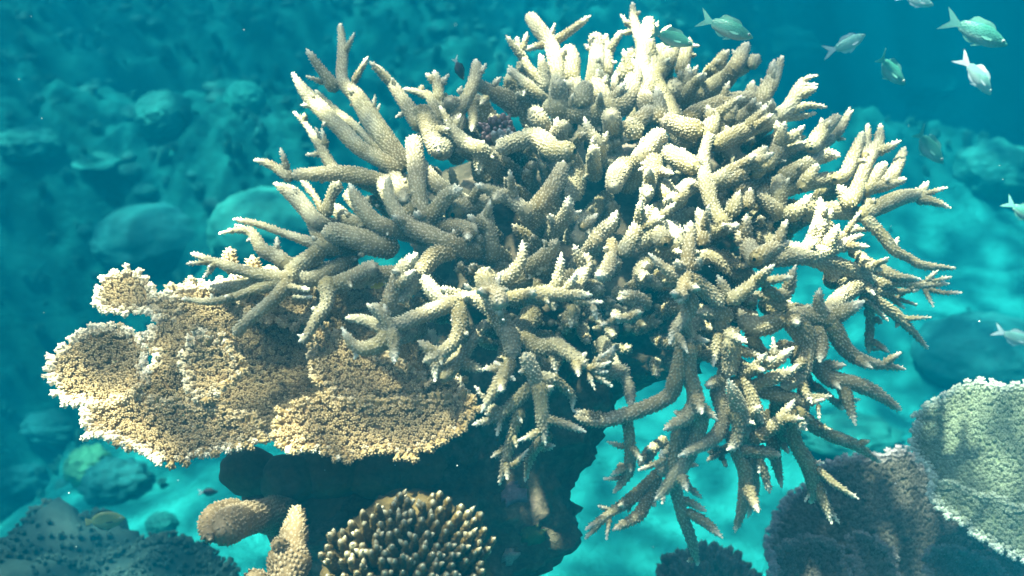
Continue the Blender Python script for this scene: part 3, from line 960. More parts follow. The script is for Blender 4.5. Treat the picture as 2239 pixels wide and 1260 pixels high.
def build_staghorn():
    base = at(1250, 640, 1.42)
    root = thing('staghorn_coral', 'big cream and tan branching staghorn coral crowning the dark rock pillar', 'coral', base)
    limbs = parse_limbs()
    rng = random.Random(3)
    recs, last = [], None
    for k, (kind, pts, off) in enumerate(limbs):
        n = len(pts)
        if kind == 'M':
            hb, ht = off if off else (-0.03, 0.01)
            ds = []
            for i, p in enumerate(pts):
                f = i / (n - 1)
                ds.append(zref(p[0], p[1]) - (hb + (ht - hb) * f))
            # root the foot on a limb that is already there
            best, bd = None, 42.0
            for (qx, qy, qd) in PLACED:
                e = math.hypot(qx - pts[0][0], qy - pts[0][1])
                if e < bd and abs(qd - ds[0]) < 0.07:
                    best, bd = qd, e
            if best is not None:
                for i in range(n):
                    f = i / (n - 1)
                    ds[i] += (best - ds[0]) * (1 - f) ** 1.5 if i else 0
                ds[0] = best
            elif k:
                # nothing in reach: let the limb run on into the heart of the colony
                x, y, r = pts[0]
                e = math.hypot(1250 - x, 600 - y) + 1
                q = min(70.0, e)
                pts = [(x + (1250 - x) / e * q, y + (600 - y) / e * q, r * 1.05)] + pts
                ds = [ds[0] + 0.075] + ds
        else:
            P = last[0]
            e = [(math.hypot(q[0] - pts[0][0], q[1] - pts[0][1]), q[2]) for q in P]
            d0 = min(e)[1]
            L = math.hypot(pts[-1][0] - pts[0][0], pts[-1][1] - pts[0][1]) / 2239 * d0
            lift = rng.uniform(-0.15, 0.45) * L
            ds = [d0 - lift * i / (n - 1) for i in range(n)]
        S = np.array([[*at(p[0], p[1], d), px(slim(p[2]), d)] for p, d in zip(pts, ds)])
        # dense samples in picture space for rooting later limbs
        samp = []
        for i in range(len(pts) - 1):
            for q in np.linspace(0, 1, 8):
                samp.append((pts[i][0] * (1 - q) + pts[i + 1][0] * q, pts[i][1] * (1 - q) + pts[i + 1][1] * q, ds[i] * (1 - q) + ds[i + 1] * q))
        PLACED.extend(samp[::2])
        if kind == 'M':
            last = (samp, None)
        recs.append((kind, S, pts))
    limb_obj, twigs = None, 0
    for k, (kind, S, pts) in enumerate(recs):
        bag = Bag()
        C = catmull(S, 0.0042)
        rt = pts[-1][2]
        tw = 0.020 if rt <= 8 else 0.014
        white = 1.0 if rt <= 8 else (0.75 if rt <= 11 else 0.35)
        tube(bag, C, 11 if kind == 'M' else 9, 0.05, tw, white, (0.0040, 0.00185, 0.0021), seed=k, point=rt <= 12, capale=0.36, flare=0.15, grow=0.16)
        if kind == 'M' and len(C) > 18:                # young buds along the limb
            T, N, B = frames(C[:, :3])
            for q in range(rng.randint(0, 2) + len(C) // 40):
                i = rng.randint(4, len(C) - 5)
                a = rng.uniform(0, 6.28)
                d = nrm(N[i] * math.cos(a) + B[i] * math.sin(a) + 0.5 * T[i])
                p = C[i, :3] + d * C[i, 3] * 0.7
                r = rng.uniform(0.0028, 0.0042)
                ln = rng.uniform(0.008, 0.016)
                tube(bag, catmull(np.array([[*p, r * 1.3], [*(p + d * ln), r * 0.8]]), 0.003), 6, 0.05, 0.006, 0.9, (0.0038, 0.0017, 0.0018), seed=k * 7 + q, point=True, capale=0.30, grow=0.2)
        if kind == 'M':
            limb_obj = link('branch', bag.mesh('branch', MAT_STAG, base), root)
            x0 = pts[0][0]
            Lp = sum(math.hypot(pts[i + 1][0] - pts[i][0], pts[i + 1][1] - pts[i][1]) for i in range(len(pts) - 1))
            mx, my = pts[len(pts) // 2][:2]
            if x0 > 900 and ((mx - 1250) / 900) ** 2 + ((my - 610) / 660) ** 2 < 0.60 and Lp > 60 and len(C) > 14 and twigs < 185:
                T, N, B = frames(C[:, :3])
                for q in range(rng.choice((0, 1, 1, 2)) if x0 < 1400 else rng.choice((1, 1, 2, 2))):
                    i = int(len(C) * rng.uniform(0.3, 0.85))
                    o_ = nrm(C[i, :3] - base)
                    rad = N[i] * math.cos(q * 2.6 + k) + B[i] * math.sin(q * 2.6 + k)
                    dr = nrm(0.55 * T[i] + 0.55 * o_ + 0.75 * rad + np.array((0, -0.1, 0.25)))
                    ln = rng.uniform(0.020, 0.036)
                    r = min(C[i, 3] * 0.75, rng.uniform(0.0042, 0.0066))
                    p = C[i, :3] + dr * C[i, 3] * 0.4
                    bend = nrm(T[i] * 0.5 + np.array((0, 0, 0.5))) * ln * 0.12
                    tb = Bag()
                    tube(tb, catmull(np.array([[*p, r * 1.15], [*(p + dr * ln * 0.5 + bend * 0.4), r * 0.9], [*(p + dr * ln + bend), r * 0.55]]), 0.004), 9, 0.05, 0.014, 1.0, (0.0040, 0.00185, 0.0020), seed=k * 31 + q, point=True, capale=0.30, flare=0.3, grow=0.18)
                    link('branchlet', tb.mesh('branchlet', MAT_STAG, base), limb_obj)
                    twigs += 1
        else:
            link('branchlet', bag.mesh('branchlet', MAT_STAG, base), limb_obj)
    # the crowded, shaded limbs deep inside, which nobody could count
    bag = Bag()
    for k in range(230):
        while True:
            u, v = rng.uniform(-1, 1), rng.uniform(-1, 1)
            if u * u + v * v < 1:
                break
        x, y = 1340 + u * 500, 490 + v * 320
        if (x > 1690 and y > 560) or x > 1800:
            continue
        d0 = zref(x, y) + rng.uniform(0.13, 0.19)
        a = math.atan2(y - 600, x - 1250) + rng.uniform(-0.9, 0.9)
        L = rng.uniform(60, 130)
        x2, y2 = x + math.cos(a) * L * 0.7, y + math.sin(a) * L * 0.6 - 20
        d1 = zref(x2, y2) + (rng.uniform(0.07, 0.11) if k % 2 else rng.uniform(0.015, 0.055))
        m = ((x + x2) / 2 + rng.uniform(-14, 14), (y + y2) / 2 + rng.uniform(-14, 14), (d0 + d1) / 2)
        r = rng.uniform(15, 22) if k % 2 else rng.uniform(9, 14)
        S = np.array([[*at(x, y, d0), px(r, d0)], [*at(*m), px(r * 0.9, d0)], [*at(x2, y2, d1), px(rng.uniform(5, 9), d1)]])
        tube(bag, catmull(S, 0.006), 8, 0.05, 0.012, 0.6, (0.0050, 0.0021, 0.0022), seed=900 + k, point=True)
    o = link('inner_branches', bag.mesh('inner_branches', MAT_STAG, base), root)
    o['kind'] = 'stuff'
    o['label'] = 'crowded shaded branches deep inside the colony'
build_staghorn()

# ------------------------------------------------------------------ the rock pillar that carries the colony
def rock_mat(name, stops, s1=9, s2=60):
    m, nt, b = base_mat(name, 0.9, 0.15)
    n1 = noise_node(nt, s1, 6, 0.7)
    n2 = noise_node(nt, s2, 5, 0.7)
    r = ramp(nt, n1.outputs[0], stops)
    sp = ramp(nt, n2.outputs[0], [(0.35, (0.45, 0.45, 0.45)), (0.7, (1.25, 1.25, 1.25))])
    mul = nt.nodes.new('ShaderNodeMix'); mul.data_type = 'RGBA'; mul.blend_type = 'MULTIPLY'
    mul.inputs[0].default_value = 1.0
    nt.links.new(r.outputs[0], mul.inputs[6]); nt.links.new(sp.outputs[0], mul.inputs[7])
    nt.links.new(mul.outputs[2], b.inputs['Base Color'])
    bump(nt, b, n2.outputs[0], 0.9, 0.006)
    return m
MAT_ROCK = rock_mat('reef_rock', [(0.3, (0.045, 0.038, 0.024)), (0.5, (0.12, 0.098, 0.06)), (0.62, (0.21, 0.16, 0.11)), (0.75, (0.32, 0.24, 0.22))])

ROCK = []
def build_rock():
    # row, left, right, distance of the axis, depth / half width
    sec = [(270, 1190, 1400, 1.62, .7), (330, 1080, 1540, 1.58, .62), (420, 980, 1620, 1.52, .55), (520, 930, 1650, 1.47, .5), (620, 900, 1640, 1.45, .5),
           (720, 880, 1560, 1.44, .55), (800, 870, 1430, 1.42, .6), (880, 850, 1350, 1.41, .65), (960, 720, 1312, 1.40, .62), (1060, 585, 1262, 1.40, .6),
           (1150, 585, 1210, 1.40, .6), (1260, 600, 1150, 1.40, .62)]
    rows, seg = [], 150
    ys = [s[0] for s in sec]
    Y = np.linspace(270, 1260, 110)
    prm = [np.interp(Y, ys, [s[k] for s in sec]) for k in range(1, 5)]
    a = np.linspace(0, 2 * np.pi, seg, endpoint=False)
    C, W = [], []
    for y, l, r, d, q in zip(Y, *prm):
        C.append(at((l + r) / 2, y, d)); W.append(((r - l) / 2 / 2239 * d, (r - l) / 2 / 2239 * d * q))
    for z in np.linspace(C[-1][2] - 0.012, -0.25, 46):                      # straight down to the sea bed
        C.append(np.array((C[-1][0], C[-1][1], z))); W.append((W[-1][0] * 1.004, W[-1][1] * 1.004))
    C, W = np.array(C), np.array(W)
    ring = R_[None, :] * np.cos(a)[:, None]
    fw = np.array((0, 1.0, -0.2)); fw /= np.linalg.norm(fw)
    V = C[:, None, :] + ring[None] * W[:, None, 0:1] + (fw[None, :] * np.sin(a)[:, None])[None] * W[:, None, 1:2]
    out = nrm(V - C[:, None, :])
    d = -0.02 + 0.095 * np.maximum(-0.2, 0.62 - worley(V, 8)) + 0.035 * fbm(V, 5, 3) + 0.026 * np.maximum(0, 0.7 - worley(V + 3, 26)) + 0.012 * np.maximum(0, 0.7 - worley(V + 8, 70)) + 0.012 * fbm(V, 60, 3)
    V = V + out * d[..., None]
    n = len(C)
    i = np.arange(n - 1)[:, None] * seg
    j = np.arange(seg)[None, :]
    F = np.stack((i + j, i + seg + j, i + seg + (j + 1) % seg, i + (j + 1) % seg), -1).reshape(-1, 4)
    top = np.vstack((V[0], V[0].mean(0)[None] + np.array((0, 0, 0.02))))
    bag = Bag()
    bag.add(V.reshape(-1, 3), F)
    bag.add(top, np.stack((np.arange(seg), (np.arange(seg) + 1) % seg, np.full(seg, seg)), -1))
    base = np.array((C[-1][0], C[-1][1], 0))
    ROCK.append((bag.V[0], F))
    thing('rock_pillar', 'dark craggy rock pillar standing under the large staghorn coral', 'rock', base, me=bag.mesh('rock_pillar', MAT_ROCK, base))
build_rock()

# ------------------------------------------------------------------ tufts: the stubby shoots that cover the plate corals
def tuft(seed, tips=6, stalk=0.6, spread=0.42, h=1.0, tipr=0.17):
    """unit shoot: a short stalk and a crown of little tips; z is up"""
    rng = random.Random(seed)
    bag = Bag()
    K = 6
    a = np.arange(K) * 2 * np.pi / K
    prof = [(0.30, -0.25), (0.36, 0.25 * h), (0.42, stalk * h), (0.26, stalk * h + 0.22)]
    V = np.array([[r * math.cos(t), r * math.sin(t), z] for r, z in prof for t in a])
    i = np.arange(3)[:, None] * K; j = np.arange(K)[None, :]
    F = np.stack((i + j, i + (j + 1) % K, i + K + (j + 1) % K, i + K + j), -1).reshape(-1, 4)
    bag.add(V, F, np.repeat([0, 0.0, 0.0, 0.10], K))
    for k in range(tips):
        if k == 0:
            c, d = np.array((0, 0, stalk * h + 0.05)), np.array((0, 0, 1.0))
        else:
            t = 2 * math.pi * k / (tips - 1) + rng.uniform(-0.3, 0.3)
            c = np.array((math.cos(t) * spread * 0.62, math.sin(t) * spread * 0.62, stalk * h - 0.08 + rng.uniform(-0.06, 0.06)))
            d = nrm(np.array((math.cos(t) * 0.75, math.sin(t) * 0.75, 0.8)))
        L = rng.uniform(0.30, 0.46)
        n1 = nrm(np.cross(d, (0.3, 0.9, 0.2))); n2 = np.cross(d, n1)
        q = np.arange(5) * 2 * np.pi / 5
        r0 = c + (n1[None] * np.cos(q)[:, None] + n2[None] * np.sin(q)[:, None]) * tipr
        r1 = c + d * L * 0.7 + (n1[None] * np.cos(q)[:, None] + n2[None] * np.sin(q)[:, None]) * tipr * 0.75
        ap = (c + d * L)[None]
        jj = np.arange(5)
        bag.add(np.vstack((r0, r1, ap)), [np.stack((jj, (jj + 1) % 5, 5 + (jj + 1) % 5, 5 + jj), -1), np.stack((5 + jj, 5 + (jj + 1) % 5, np.full(5, 10)), -1)],
                np.r_[np.full(5, 0.0), np.full(5, 0.12), 0.28])
    V = np.concatenate(bag.V); P = np.concatenate(bag.P)
    return V, bag.F, P
TUFTS = [tuft(k, 6 + k % 3) for k in range(6)]
SPIKES = [tuft(20 + k, 4, 0.9, 0.30, 1.15, 0.14) for k in range(4)]

def orient(z, spin):
    z = nrm(z)
    x = np.array((1.0, 0, 0)) if abs(z[0]) < 0.8 else np.array((0, 1.0, 0))
    x = nrm(x - z * np.dot(x, z)); y = np.cross(z, x)
    c, s = math.cos(spin), math.sin(spin)
    return np.stack((x * c + y * s, -x * s + y * c, z), 1)

def in_poly(P, poly):
    x, y = P[:, 0], P[:, 1]
    r = np.zeros(len(P), bool)
    q = len(poly)
    for i in range(q):
        x1, y1 = poly[i]; x2, y2 = poly[(i + 1) % q]
        c = ((y1 > y) != (y2 > y)) & (x < (x2 - x1) * (y - y1) / (y2 - y1 + 1e-12) + x1)
        r ^= c
    return r

def edge_dist(P, poly):
    best = np.full(len(P), 9e9); dirs = np.zeros((len(P), 2))
    q = len(poly)
    for i in range(q):
        a = np.array(poly[i]); b = np.array(poly[(i + 1) % q])
        t = np.clip(((P - a) @ (b - a)) / max(np.dot(b - a, b - a), 1e-12), 0, 1)
        c = a + t[:, None] * (b - a)
        d = np.linalg.norm(P - c, axis=1)
        m = d < best
        best[m] = d[m]; dirs[m] = (c - P)[m]
    return best, nrm(dirs)

class Plate:
    """a thin coral plate whose outline is given in the picture and which lies on a tilted plane of the place"""
    def __init__(self, outline, ref, dist, normal, relief=0.012, rscale=9, dish=0.02, seed=1, thick=0.012):
        self.n = nrm(normal)
        self.o = at(*ref, dist)
        self.e1 = nrm(R_ - self.n * np.dot(R_, self.n))
        self.e2 = np.cross(self.n, self.e1)
        pts = []
        for (x, y) in outline:
            ray = nrm(at(x, y, 1.0) - CAM)
            t = np.dot(self.o - CAM, self.n) / np.dot(ray, self.n)
            p = CAM + ray * t - self.o
            pts.append((np.dot(p, self.e1), np.dot(p, self.e2)))
        # frilled rim
        fr = []
        rng = random.Random(seed)
        for i in range(len(pts)):
            a, b = np.array(pts[i]), np.array(pts[(i + 1) % len(pts)])
            m = max(2, int(np.linalg.norm(b - a) / 0.012))
            nn = np.array((b[1] - a[1], a[0] - b[0])); nn = nn / max(np.linalg.norm(nn), 1e-9)
            for q in range(m):
                fr.append(tuple(a + (b - a) * q / m + nn * rng.uniform(-0.003, 0.003)))
        self.poly = fr
        self.relief, self.rscale, self.dish, self.thick, self.seed = relief, rscale, dish, thick, seed
    def height(self, Q):
        P3 = np.c_[Q, np.full(len(Q), self.seed * 3.1)]
        ed, _ = edge_dist(Q, self.poly)
        return self.relief * fbm(P3, self.rscale, 3) + self.relief * 0.7 * np.maximum(0, 0.6 - worley(P3, self.rscale * 1.7)) + self.dish * np.clip(1 - ed / 0.06, 0, 1) ** 2
    def grid(self, sp, rng, jit=0.3):
        A = np.array(self.poly)
        x0, y0 = A.min(0); x1, y1 = A.max(0)
        pts = []
        row = 0
        y = y0
        while y < y1:
            xs = np.arange(x0 + (row % 2) * sp / 2, x1, sp)
            pts.append(np.c_[xs, np.full(len(xs), y)])
            y += sp * 0.866; row += 1
        P = np.vstack(pts)
        P += rng.uniform(-jit, jit, P.shape) * sp
        return P[in_poly(P, self.poly)]
    def world(self, Q, h):
        return self.o + Q[:, :1] * self.e1 + Q[:, 1:2] * self.e2 + h[:, None] * self.n
    def base(self, name, mat, parent, origin, sp=0.012):
        rng = np.random.default_rng(self.seed)
        I = self.grid(sp, rng, 0.15)
        ed, _ = edge_dist(I, self.poly)
        I = I[ed > sp * 0.4]
        A = np.array(self.poly)
        allp = np.vstack((A, I))
        nb = len(A)
        vs_, _, fs, *_ = delaunay_2d_cdt([Vector(p) for p in allp], [(i, (i + 1) % nb) for i in range(nb)], [], 1, 1e-7)
        Q = np.array([v[:] for v in vs_])
        h = self.height(Q)
        ed, _ = edge_dist(Q, self.poly)
        top = self.world(Q, h)
        bot = self.world(Q, h - self.thick * (0.35 + 0.65 * np.clip(ed / 0.05, 0, 1)) - 0.05 * np.clip((ed - 0.04) / 0.1, 0, 1))
        n = len(Q)
        T = np.array([f for f in fs if len(f) == 3])
        a, b, c = Q[T[:, 0]], Q[T[:, 1]], Q[T[:, 2]]
        cross = (b[:, 0] - a[:, 0]) * (c[:, 1] - a[:, 1]) - (b[:, 1] - a[:, 1]) * (c[:, 0] - a[:, 0])
        T = np.where((cross < 0)[:, None], T[:, ::-1], T)
        cnt = {}
        for t in T:
            for k in range(3):
                e = (t[k], t[(k + 1) % 3])
                cnt[e] = 1
        rim = [e for e in cnt if (e[1], e[0]) not in cnt]
        W = np.array([(e[1], e[0], e[0] + n, e[1] + n) for e in rim])
        bag = Bag()
        bag.add(np.vstack((top, bot)), [T, T[:, ::-1] + n, W], np.r_[np.full(n, 0.0), np.full(n, 0.0)])
        return link(name, bag.mesh(name, mat, origin), parent)
    def shoots(self, sp, size, kinds, rim_scale=1.35, rim_pale=0.6, lean=0.25, seed=5, hscale=1.0, rimw=0.014):
        """positions, matrices and paleness of the shoots on this plate"""
        rng = np.random.default_rng(seed)
        Q = self.grid(sp, rng, 0.3)
        # a denser row along the rim
        A = np.array(self.poly)
        Q = np.vstack((Q, A + rng.uniform(-0.0015, 0.0015, A.shape)))
        h = self.height(Q)
        e = 0.003
        gx = (self.height(Q + np.array((e, 0))) - h) / e
        gy = (self.height(Q + np.array((0, e))) - h) / e
        ed, dr = edge_dist(Q, self.poly)
        inside = in_poly(Q, self.poly)
        dr = np.where(inside[:, None], dr, -dr)
        W = self.world(Q, h)
        out = []
        for i in range(len(Q)):
            rim = max(0.0, 1 - ed[i] / rimw)
            up = self.n - self.e1 * gx[i] * 0.7 - self.e2 * gy[i] * 0.7
            o2 = self.e1 * dr[i, 0] + self.e2 * dr[i, 1]
            z = nrm(up + o2 * (lean + 1.6 * rim) + rng.normal(0, 0.12, 3))
            s = size * rng.uniform(0.8, 1.25) * (1 + (rim_scale - 1) * rim)
            out.append((W[i], orient(z, rng.uniform(0, 6.28)), s, rim * rim_pale, int(rng.integers(len(kinds)))))
        return out

def bake_shoots(name, shoots, kinds, mat, parent, origin, hs=1.0):
    bag = Bag()
    for (p, M, s, pale, k) in shoots:
        V, F, P = kinds[k]
        VV = (V * np.array((s, s, s * hs))) @ M.T + p
        bag.add(VV, F, np.clip(P + pale, 0, 1))
    o = link(name, bag.mesh(name, mat, origin), parent)
    o['kind'] = 'stuff'
    return o

# ------------------------------------------------------------------ the tan table coral at the left
MAT_TABLE = coral_mat('table_coral_skin', (0.23, 0.15, 0.05), (0.43, 0.295, 0.125), (0.92, 0.80, 0.58), 14)
MAT_TABLE_BASE = coral_mat('table_coral_underskin', (0.18, 0.115, 0.05), (0.26, 0.17, 0.08), (0.5, 0.4, 0.3), 16)
def build_table():
    nrmv = (-0.10, -0.52, 0.85)
    org = at(650, 850, 1.30)
    root = thing('table_coral', 'tan table coral with frilled lobes spread flat beneath the left branches', 'coral', org)
    main = [(300, 735), (345, 748), (350, 690), (345, 660), (400, 640), (470, 640), (540, 610), (700, 590), (860, 640), (960, 760), (1010, 842), (1036, 898), (1012, 942), (962, 972), (905, 998), (840, 985),
            (765, 1002), (695, 985), (642, 988), (612, 962), (560, 972), (505, 985), (450, 1000), (385, 1018), (352, 998), (292, 982), (252, 950), (204, 952), (206, 905), (200, 870), (260, 800), (335, 815), (358, 778), (320, 760)]
    lobes = [
        ('plate', main, (600, 850), 1.22, nrmv, 0.022, 0.008, 2),
        ('lobe', [(122, 826), (134, 790), (172, 756), (238, 724), (298, 732), (326, 772), (318, 806), (330, 850), (262, 890), (198, 888), (158, 880)], (240, 810), 1.165, (-0.25, -0.55, 0.8), 0.012, 0.010, 3),
        ('lobe', [(228, 672), (232, 625), (288, 600), (334, 620), (345, 655), (400, 660), (395, 700), (333, 690), (288, 694), (250, 686)], (300, 650), 1.30, (-0.1, -0.6, 0.8), 0.008, 0.008, 4),
        ('lobe', [(428, 760), (436, 732), (458, 730), (498, 752), (522, 775), (541, 800), (534, 824), (500, 850), (470, 872), (430, 860), (412, 810)], (480, 810), 1.135, (-0.2, -0.72, 0.66), 0.010, 0.014, 5),
        ('lobe', [(620, 900), (700, 880), (820, 890), (950, 880), (1020, 870), (1038, 900), (1012, 945), (962, 976), (905, 1002), (840, 988), (765, 1006), (695, 988), (640, 992), (612, 960)], (820, 945), 1.115, (0.0, -0.62, 0.78), 0.010, 0.012, 6),
        ('lobe', [(520, 640), (640, 620), (690, 650), (700, 690), (640, 720), (560, 700)], (610, 670), 1.235, (-0.1, -0.45, 0.9), 0.012, 0.006, 8),
        ('lobe', [(205, 905), (290, 880), (420, 890), (560, 920), (575, 965), (505, 987), (450, 1003), (385, 1020), (352, 1000), (292, 984), (252, 952), (204, 954)], (380, 950), 1.125, (-0.1, -0.60, 0.80), 0.010, 0.012, 9),
        ('lobe', [(690, 720), (780, 760), (880, 800), (940, 850), (900, 880), (780, 870), (700, 850), (680, 790)], (800, 810), 1.165, (0.05, -0.5, 0.85), 0.012, 0.010, 10),
    ]
    shoots = []
    for (nm, poly, ref, d, nv, rel, dish, sd) in lobes:
        pl = Plate(poly, ref, d, nv, rel, 10, dish, sd, 0.012)
        pl.base(nm, MAT_TABLE_BASE, root, org)
        got = pl.shoots(0.0059, 0.0064, TUFTS, 1.3, 0.85, 0.22, sd + 40, rimw=0.010)
        mid = pl.o
        for (p, M, s_, pale, kk) in got:
            if pale > 0:                     # only the free, outward rim is pale
                ov = M[:, 2] - pl.n * (M[:, 2] @ pl.n)
                q = p + nrm(ov) * 0.016 - CAM
                dd = q @ F_
                sx, sy = q @ R_ / dd * 2239 + 1119.5, 630 - q @ U_ / dd * 2239
                if any(in_poly(np.array([[sx, sy]]), lb[1])[0] for lb in lobes if lb[1] is not poly):
                    pale *= 0.22 if sd != 5 else 0.6
            shoots.append((p, M, s_, pale, kk))
    # the shoots that show largest stand alone, the rest is one mass
    def near(s):
        return np.linalg.norm(s[0] - CAM) - s[2] * 30
    shoots.sort(key=near)
    mes = [new_mesh('shoot', V, [np.concatenate([f for f in F if f.shape[1] == q]) for q in (3, 4)], MAT_TABLE, P) for (V, F, P) in TUFTS]
    for (p, M, s, pale, k) in shoots[:300]:
        o = link('shoot', mes[k], root)
        A = np.eye(4); A[:3, :3] = M * s; A[:3, 3] = p - org
        o.matrix_local = Matrix(A.tolist())
    bake_shoots('shoots', shoots[300:], TUFTS, MAT_TABLE, root, org)
    # upright stubs on the far edge
    for (x, y, h, r) in ((505, 600, 60, 17), (555, 600, 42, 18), (420, 640, 38, 15), (377, 645, 28, 16), (590, 610, 30, 30), (460, 740, 16, 14)):
        d = 1.30
        S = np.array([[*at(x, y, d), px(r, d)], [*at(x - 2, y - h * 0.55, d), px(r * 0.85, d)], [*at(x - 3, y - h, d), px(r * 0.45, d)]])
        b = Bag(); tube(b, catmull(S, 0.005), 9, 0.1, 0.012, 0.5, (0.0046, 0.0022, 0.0034), seed=x)
        link('stub', b.mesh('stub', MAT_TABLE, org), root)
build_table()

# ------------------------------------------------------------------ right hand plate corals
def plate_coral(name, label, cat, org, mat, lobes, sp, size, kinds, rim=(1.4, 0.7), hs=1.0, lean=0.3, rimw=0.014):
    root = thing(name, label, cat, org)
    for (nm, poly, ref, d, nv, rel, dish, sd) in lobes:
        pl = Plate(poly, ref, d, nv, rel, 8, dish, sd, 0.012)
        o = pl.base(nm, mat, root, org, 0.014)
        s = pl.shoots(sp, size, kinds, rim[0], rim[1], lean, sd + 70, rimw=rimw)
        t = []
        for (p, M, s_, pale, kk) in s:
            if pale > 0:
                ov = M[:, 2] - pl.n * (M[:, 2] @ pl.n)
                q = p + nrm(ov) * 0.016 - CAM
                dd = q @ F_
                sx, sy = q @ R_ / dd * 2239 + 1119.5, 630 - q @ U_ / dd * 2239
                if any(in_poly(np.array([[sx, sy]]), lb[1])[0] for lb in lobes if lb[1] is not poly):
                    pale *= 0.3
            t.append((p, M, s_, pale, kk))
        bake_shoots('shoots', t, kinds, mat, o, org, hs)
    return root
MAT_GREEN = coral_mat('green_plate_skin', (0.14, 0.18, 0.105), (0.26, 0.295, 0.17), (0.72, 0.76, 0.64), 9)
MAT_MAUVE = coral_mat('mauve_plate_skin', (0.125, 0.105, 0.065), (0.20, 0.165, 0.12), (0.60, 0.52, 0.54), 12)
plate_coral('plate_coral', 'pale green plate coral with white rim at the lower right edge', 'coral', at(2150, 1020, 1.62), MAT_GREEN, [
    ('plate', [(2330, 870), (2239, 846), (2195, 850), (2145, 838), (2090, 850), (2045, 880), (2005, 912), (2000, 950), (1998, 985), (2030, 1030), (2042, 1062), (2100, 1090), (2180, 1130), (2290, 1190), (2420, 1230), (2450, 1000)], (2120, 960), 1.50, (-0.42, -0.58, 0.70), 0.004, 0.010, 11),
    ('lobe', [(2042, 1056), (2034, 1084), (2050, 1110), (2100, 1145), (2170, 1190), (2239, 1226), (2330, 1260), (2360, 1180), (2250, 1120), (2150, 1085), (2090, 1060)], (2120, 1110), 1.455, (-0.35, -0.66, 0.66), 0.004, 0.010, 12),
], 0.0054, 0.0058, TUFTS, (1.3, 0.75), rimw=0.013)
plate_coral('plate_coral', 'brown and mauve plate coral with frilled edges below the pale green plate', 'coral', at(1950, 1200, 1.72), MAT_MAUVE, [
    ('plate', [(1690, 1290), (1682, 1200), (1700, 1132), (1732, 1090), (1800, 1032), (1852, 1006), (1922, 1002), (1986, 990), (2030, 1030), (2130, 1120), (2300, 1230), (2300, 1330), (1990, 1360)], (1900, 1130), 1.70, (-0.30, -0.55, 0.78), 0.022, 0.012, 13),
    ('lobe', [(1700, 1290), (1690, 1215), (1720, 1190), (1770, 1175), (1820, 1185), (1848, 1215), (1850, 1270), (1800, 1310)], (1770, 1230), 1.60, (-0.3, -0.7, 0.6), 0.012, 0.016, 14),
    ('lobe', [(1862, 1180), (1900, 1172), (1935, 1190), (1960, 1220), (1970, 1290), (1900, 1300), (1880, 1240)], (1910, 1230), 1.585, (-0.5, -0.6, 0.6), 0.010, 0.018, 15),
    ('lobe', [(2018, 1225), (2040, 1200), (2100, 1208), (2160, 1235), (2200, 1270), (2200, 1330), (2050, 1320)], (2100, 1260), 1.57, (-0.2, -0.7, 0.65), 0.012, 0.016, 16),
], 0.0066, 0.0070, TUFTS, (1.4, 0.6), 1.0, 0.3, 0.016)

# ------------------------------------------------------------------ mounds
def lump(center, rad, sub=5, amp=0.12, ws=4.0, fs=9.0, fine=0.03, seed=0, axes=None):
    """an uneven rounded body; axes = rows right, away, up"""
    V, F = ICO[sub]
    V = V.copy()
    off = np.array((seed * 5.7, seed * 1.3, seed * 2.9))
    k = 1 + amp * (1.2 * np.maximum(-0.1, 0.75 - worley(V + off, ws * 0.5)) - 0.3) + 0.6 * amp * fbm(V + off, ws * 0.6, 3) + fine * fbm(V + off, fs * 2, 3)
    W = V * k[:, None] * np.array(rad)
    if axes is not None:
        W = W @ np.array(axes)
    return W + center, F, V

def tufted_mound(name, label, cat, x, y, d, rx, ry, rz, mat, kinds, sp, size, seed, rim_pale=0.0, hs=1.0, amp=0.14, group=None):
    c = at(x, y, d)
    rad = (px(rx, d), rz, px(ry, d))
    W, F, N0 = lump(c, rad, 4, amp, 5, 9, 0.03, seed)
    root = thing(name, label, cat, c, group)
    b = Bag(); b.add(W, F)
    link('body', b.mesh('body', mat, c), root)
    # shoots over the upper and front side
    V5, F5, N5 = lump(c, rad, 5, amp, 5, 9, 0.03, seed)
    rng = np.random.default_rng(seed)
    out = []
    area = 4 * math.pi * (rad[0] * rad[2] + rad[0] * rad[1] + rad[1] * rad[2]) / 3
    want = int(area / (sp * sp))
    idx = rng.permutation(len(V5))[:want] if want < len(V5) else np.arange(len(V5))
    for i in idx:
        nv = nrm(N5[i] / np.array(rad))
        if np.dot(nv, CAM - V5[i]) < -0.25 and nv[2] < 0.3:
            continue
        if fbm(V5[i] + seed, 14, 2) < -0.12:
            continue
        z = nrm(nv + np.array((0, 0, 0.5)) + rng.normal(0, 0.2, 3))
        out.append((V5[i], orient(z, rng.uniform(0, 6.28)), size * rng.uniform(0.7, 1.3), rim_pale * rng.uniform(0, 1), int(rng.integers(len(kinds)))))
    bake_shoots('shoots', out, kinds, mat, root, c, hs)
    return root
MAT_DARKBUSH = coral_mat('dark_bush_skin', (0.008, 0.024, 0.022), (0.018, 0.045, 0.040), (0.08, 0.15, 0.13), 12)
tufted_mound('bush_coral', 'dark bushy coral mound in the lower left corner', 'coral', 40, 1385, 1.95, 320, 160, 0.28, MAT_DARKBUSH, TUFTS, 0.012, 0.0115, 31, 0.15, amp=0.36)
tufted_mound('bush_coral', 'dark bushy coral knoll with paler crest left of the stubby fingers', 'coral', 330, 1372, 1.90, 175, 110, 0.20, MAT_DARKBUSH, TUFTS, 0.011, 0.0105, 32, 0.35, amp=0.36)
tufted_mound('bush_coral', 'low bristly olive coral at the bottom edge below the hanging branches', 'coral', 1545, 1345, 1.75, 120, 130, 0.11, MAT_MAUVE, SPIKES, 0.011, 0.010, 33, 0.2, 1.3)

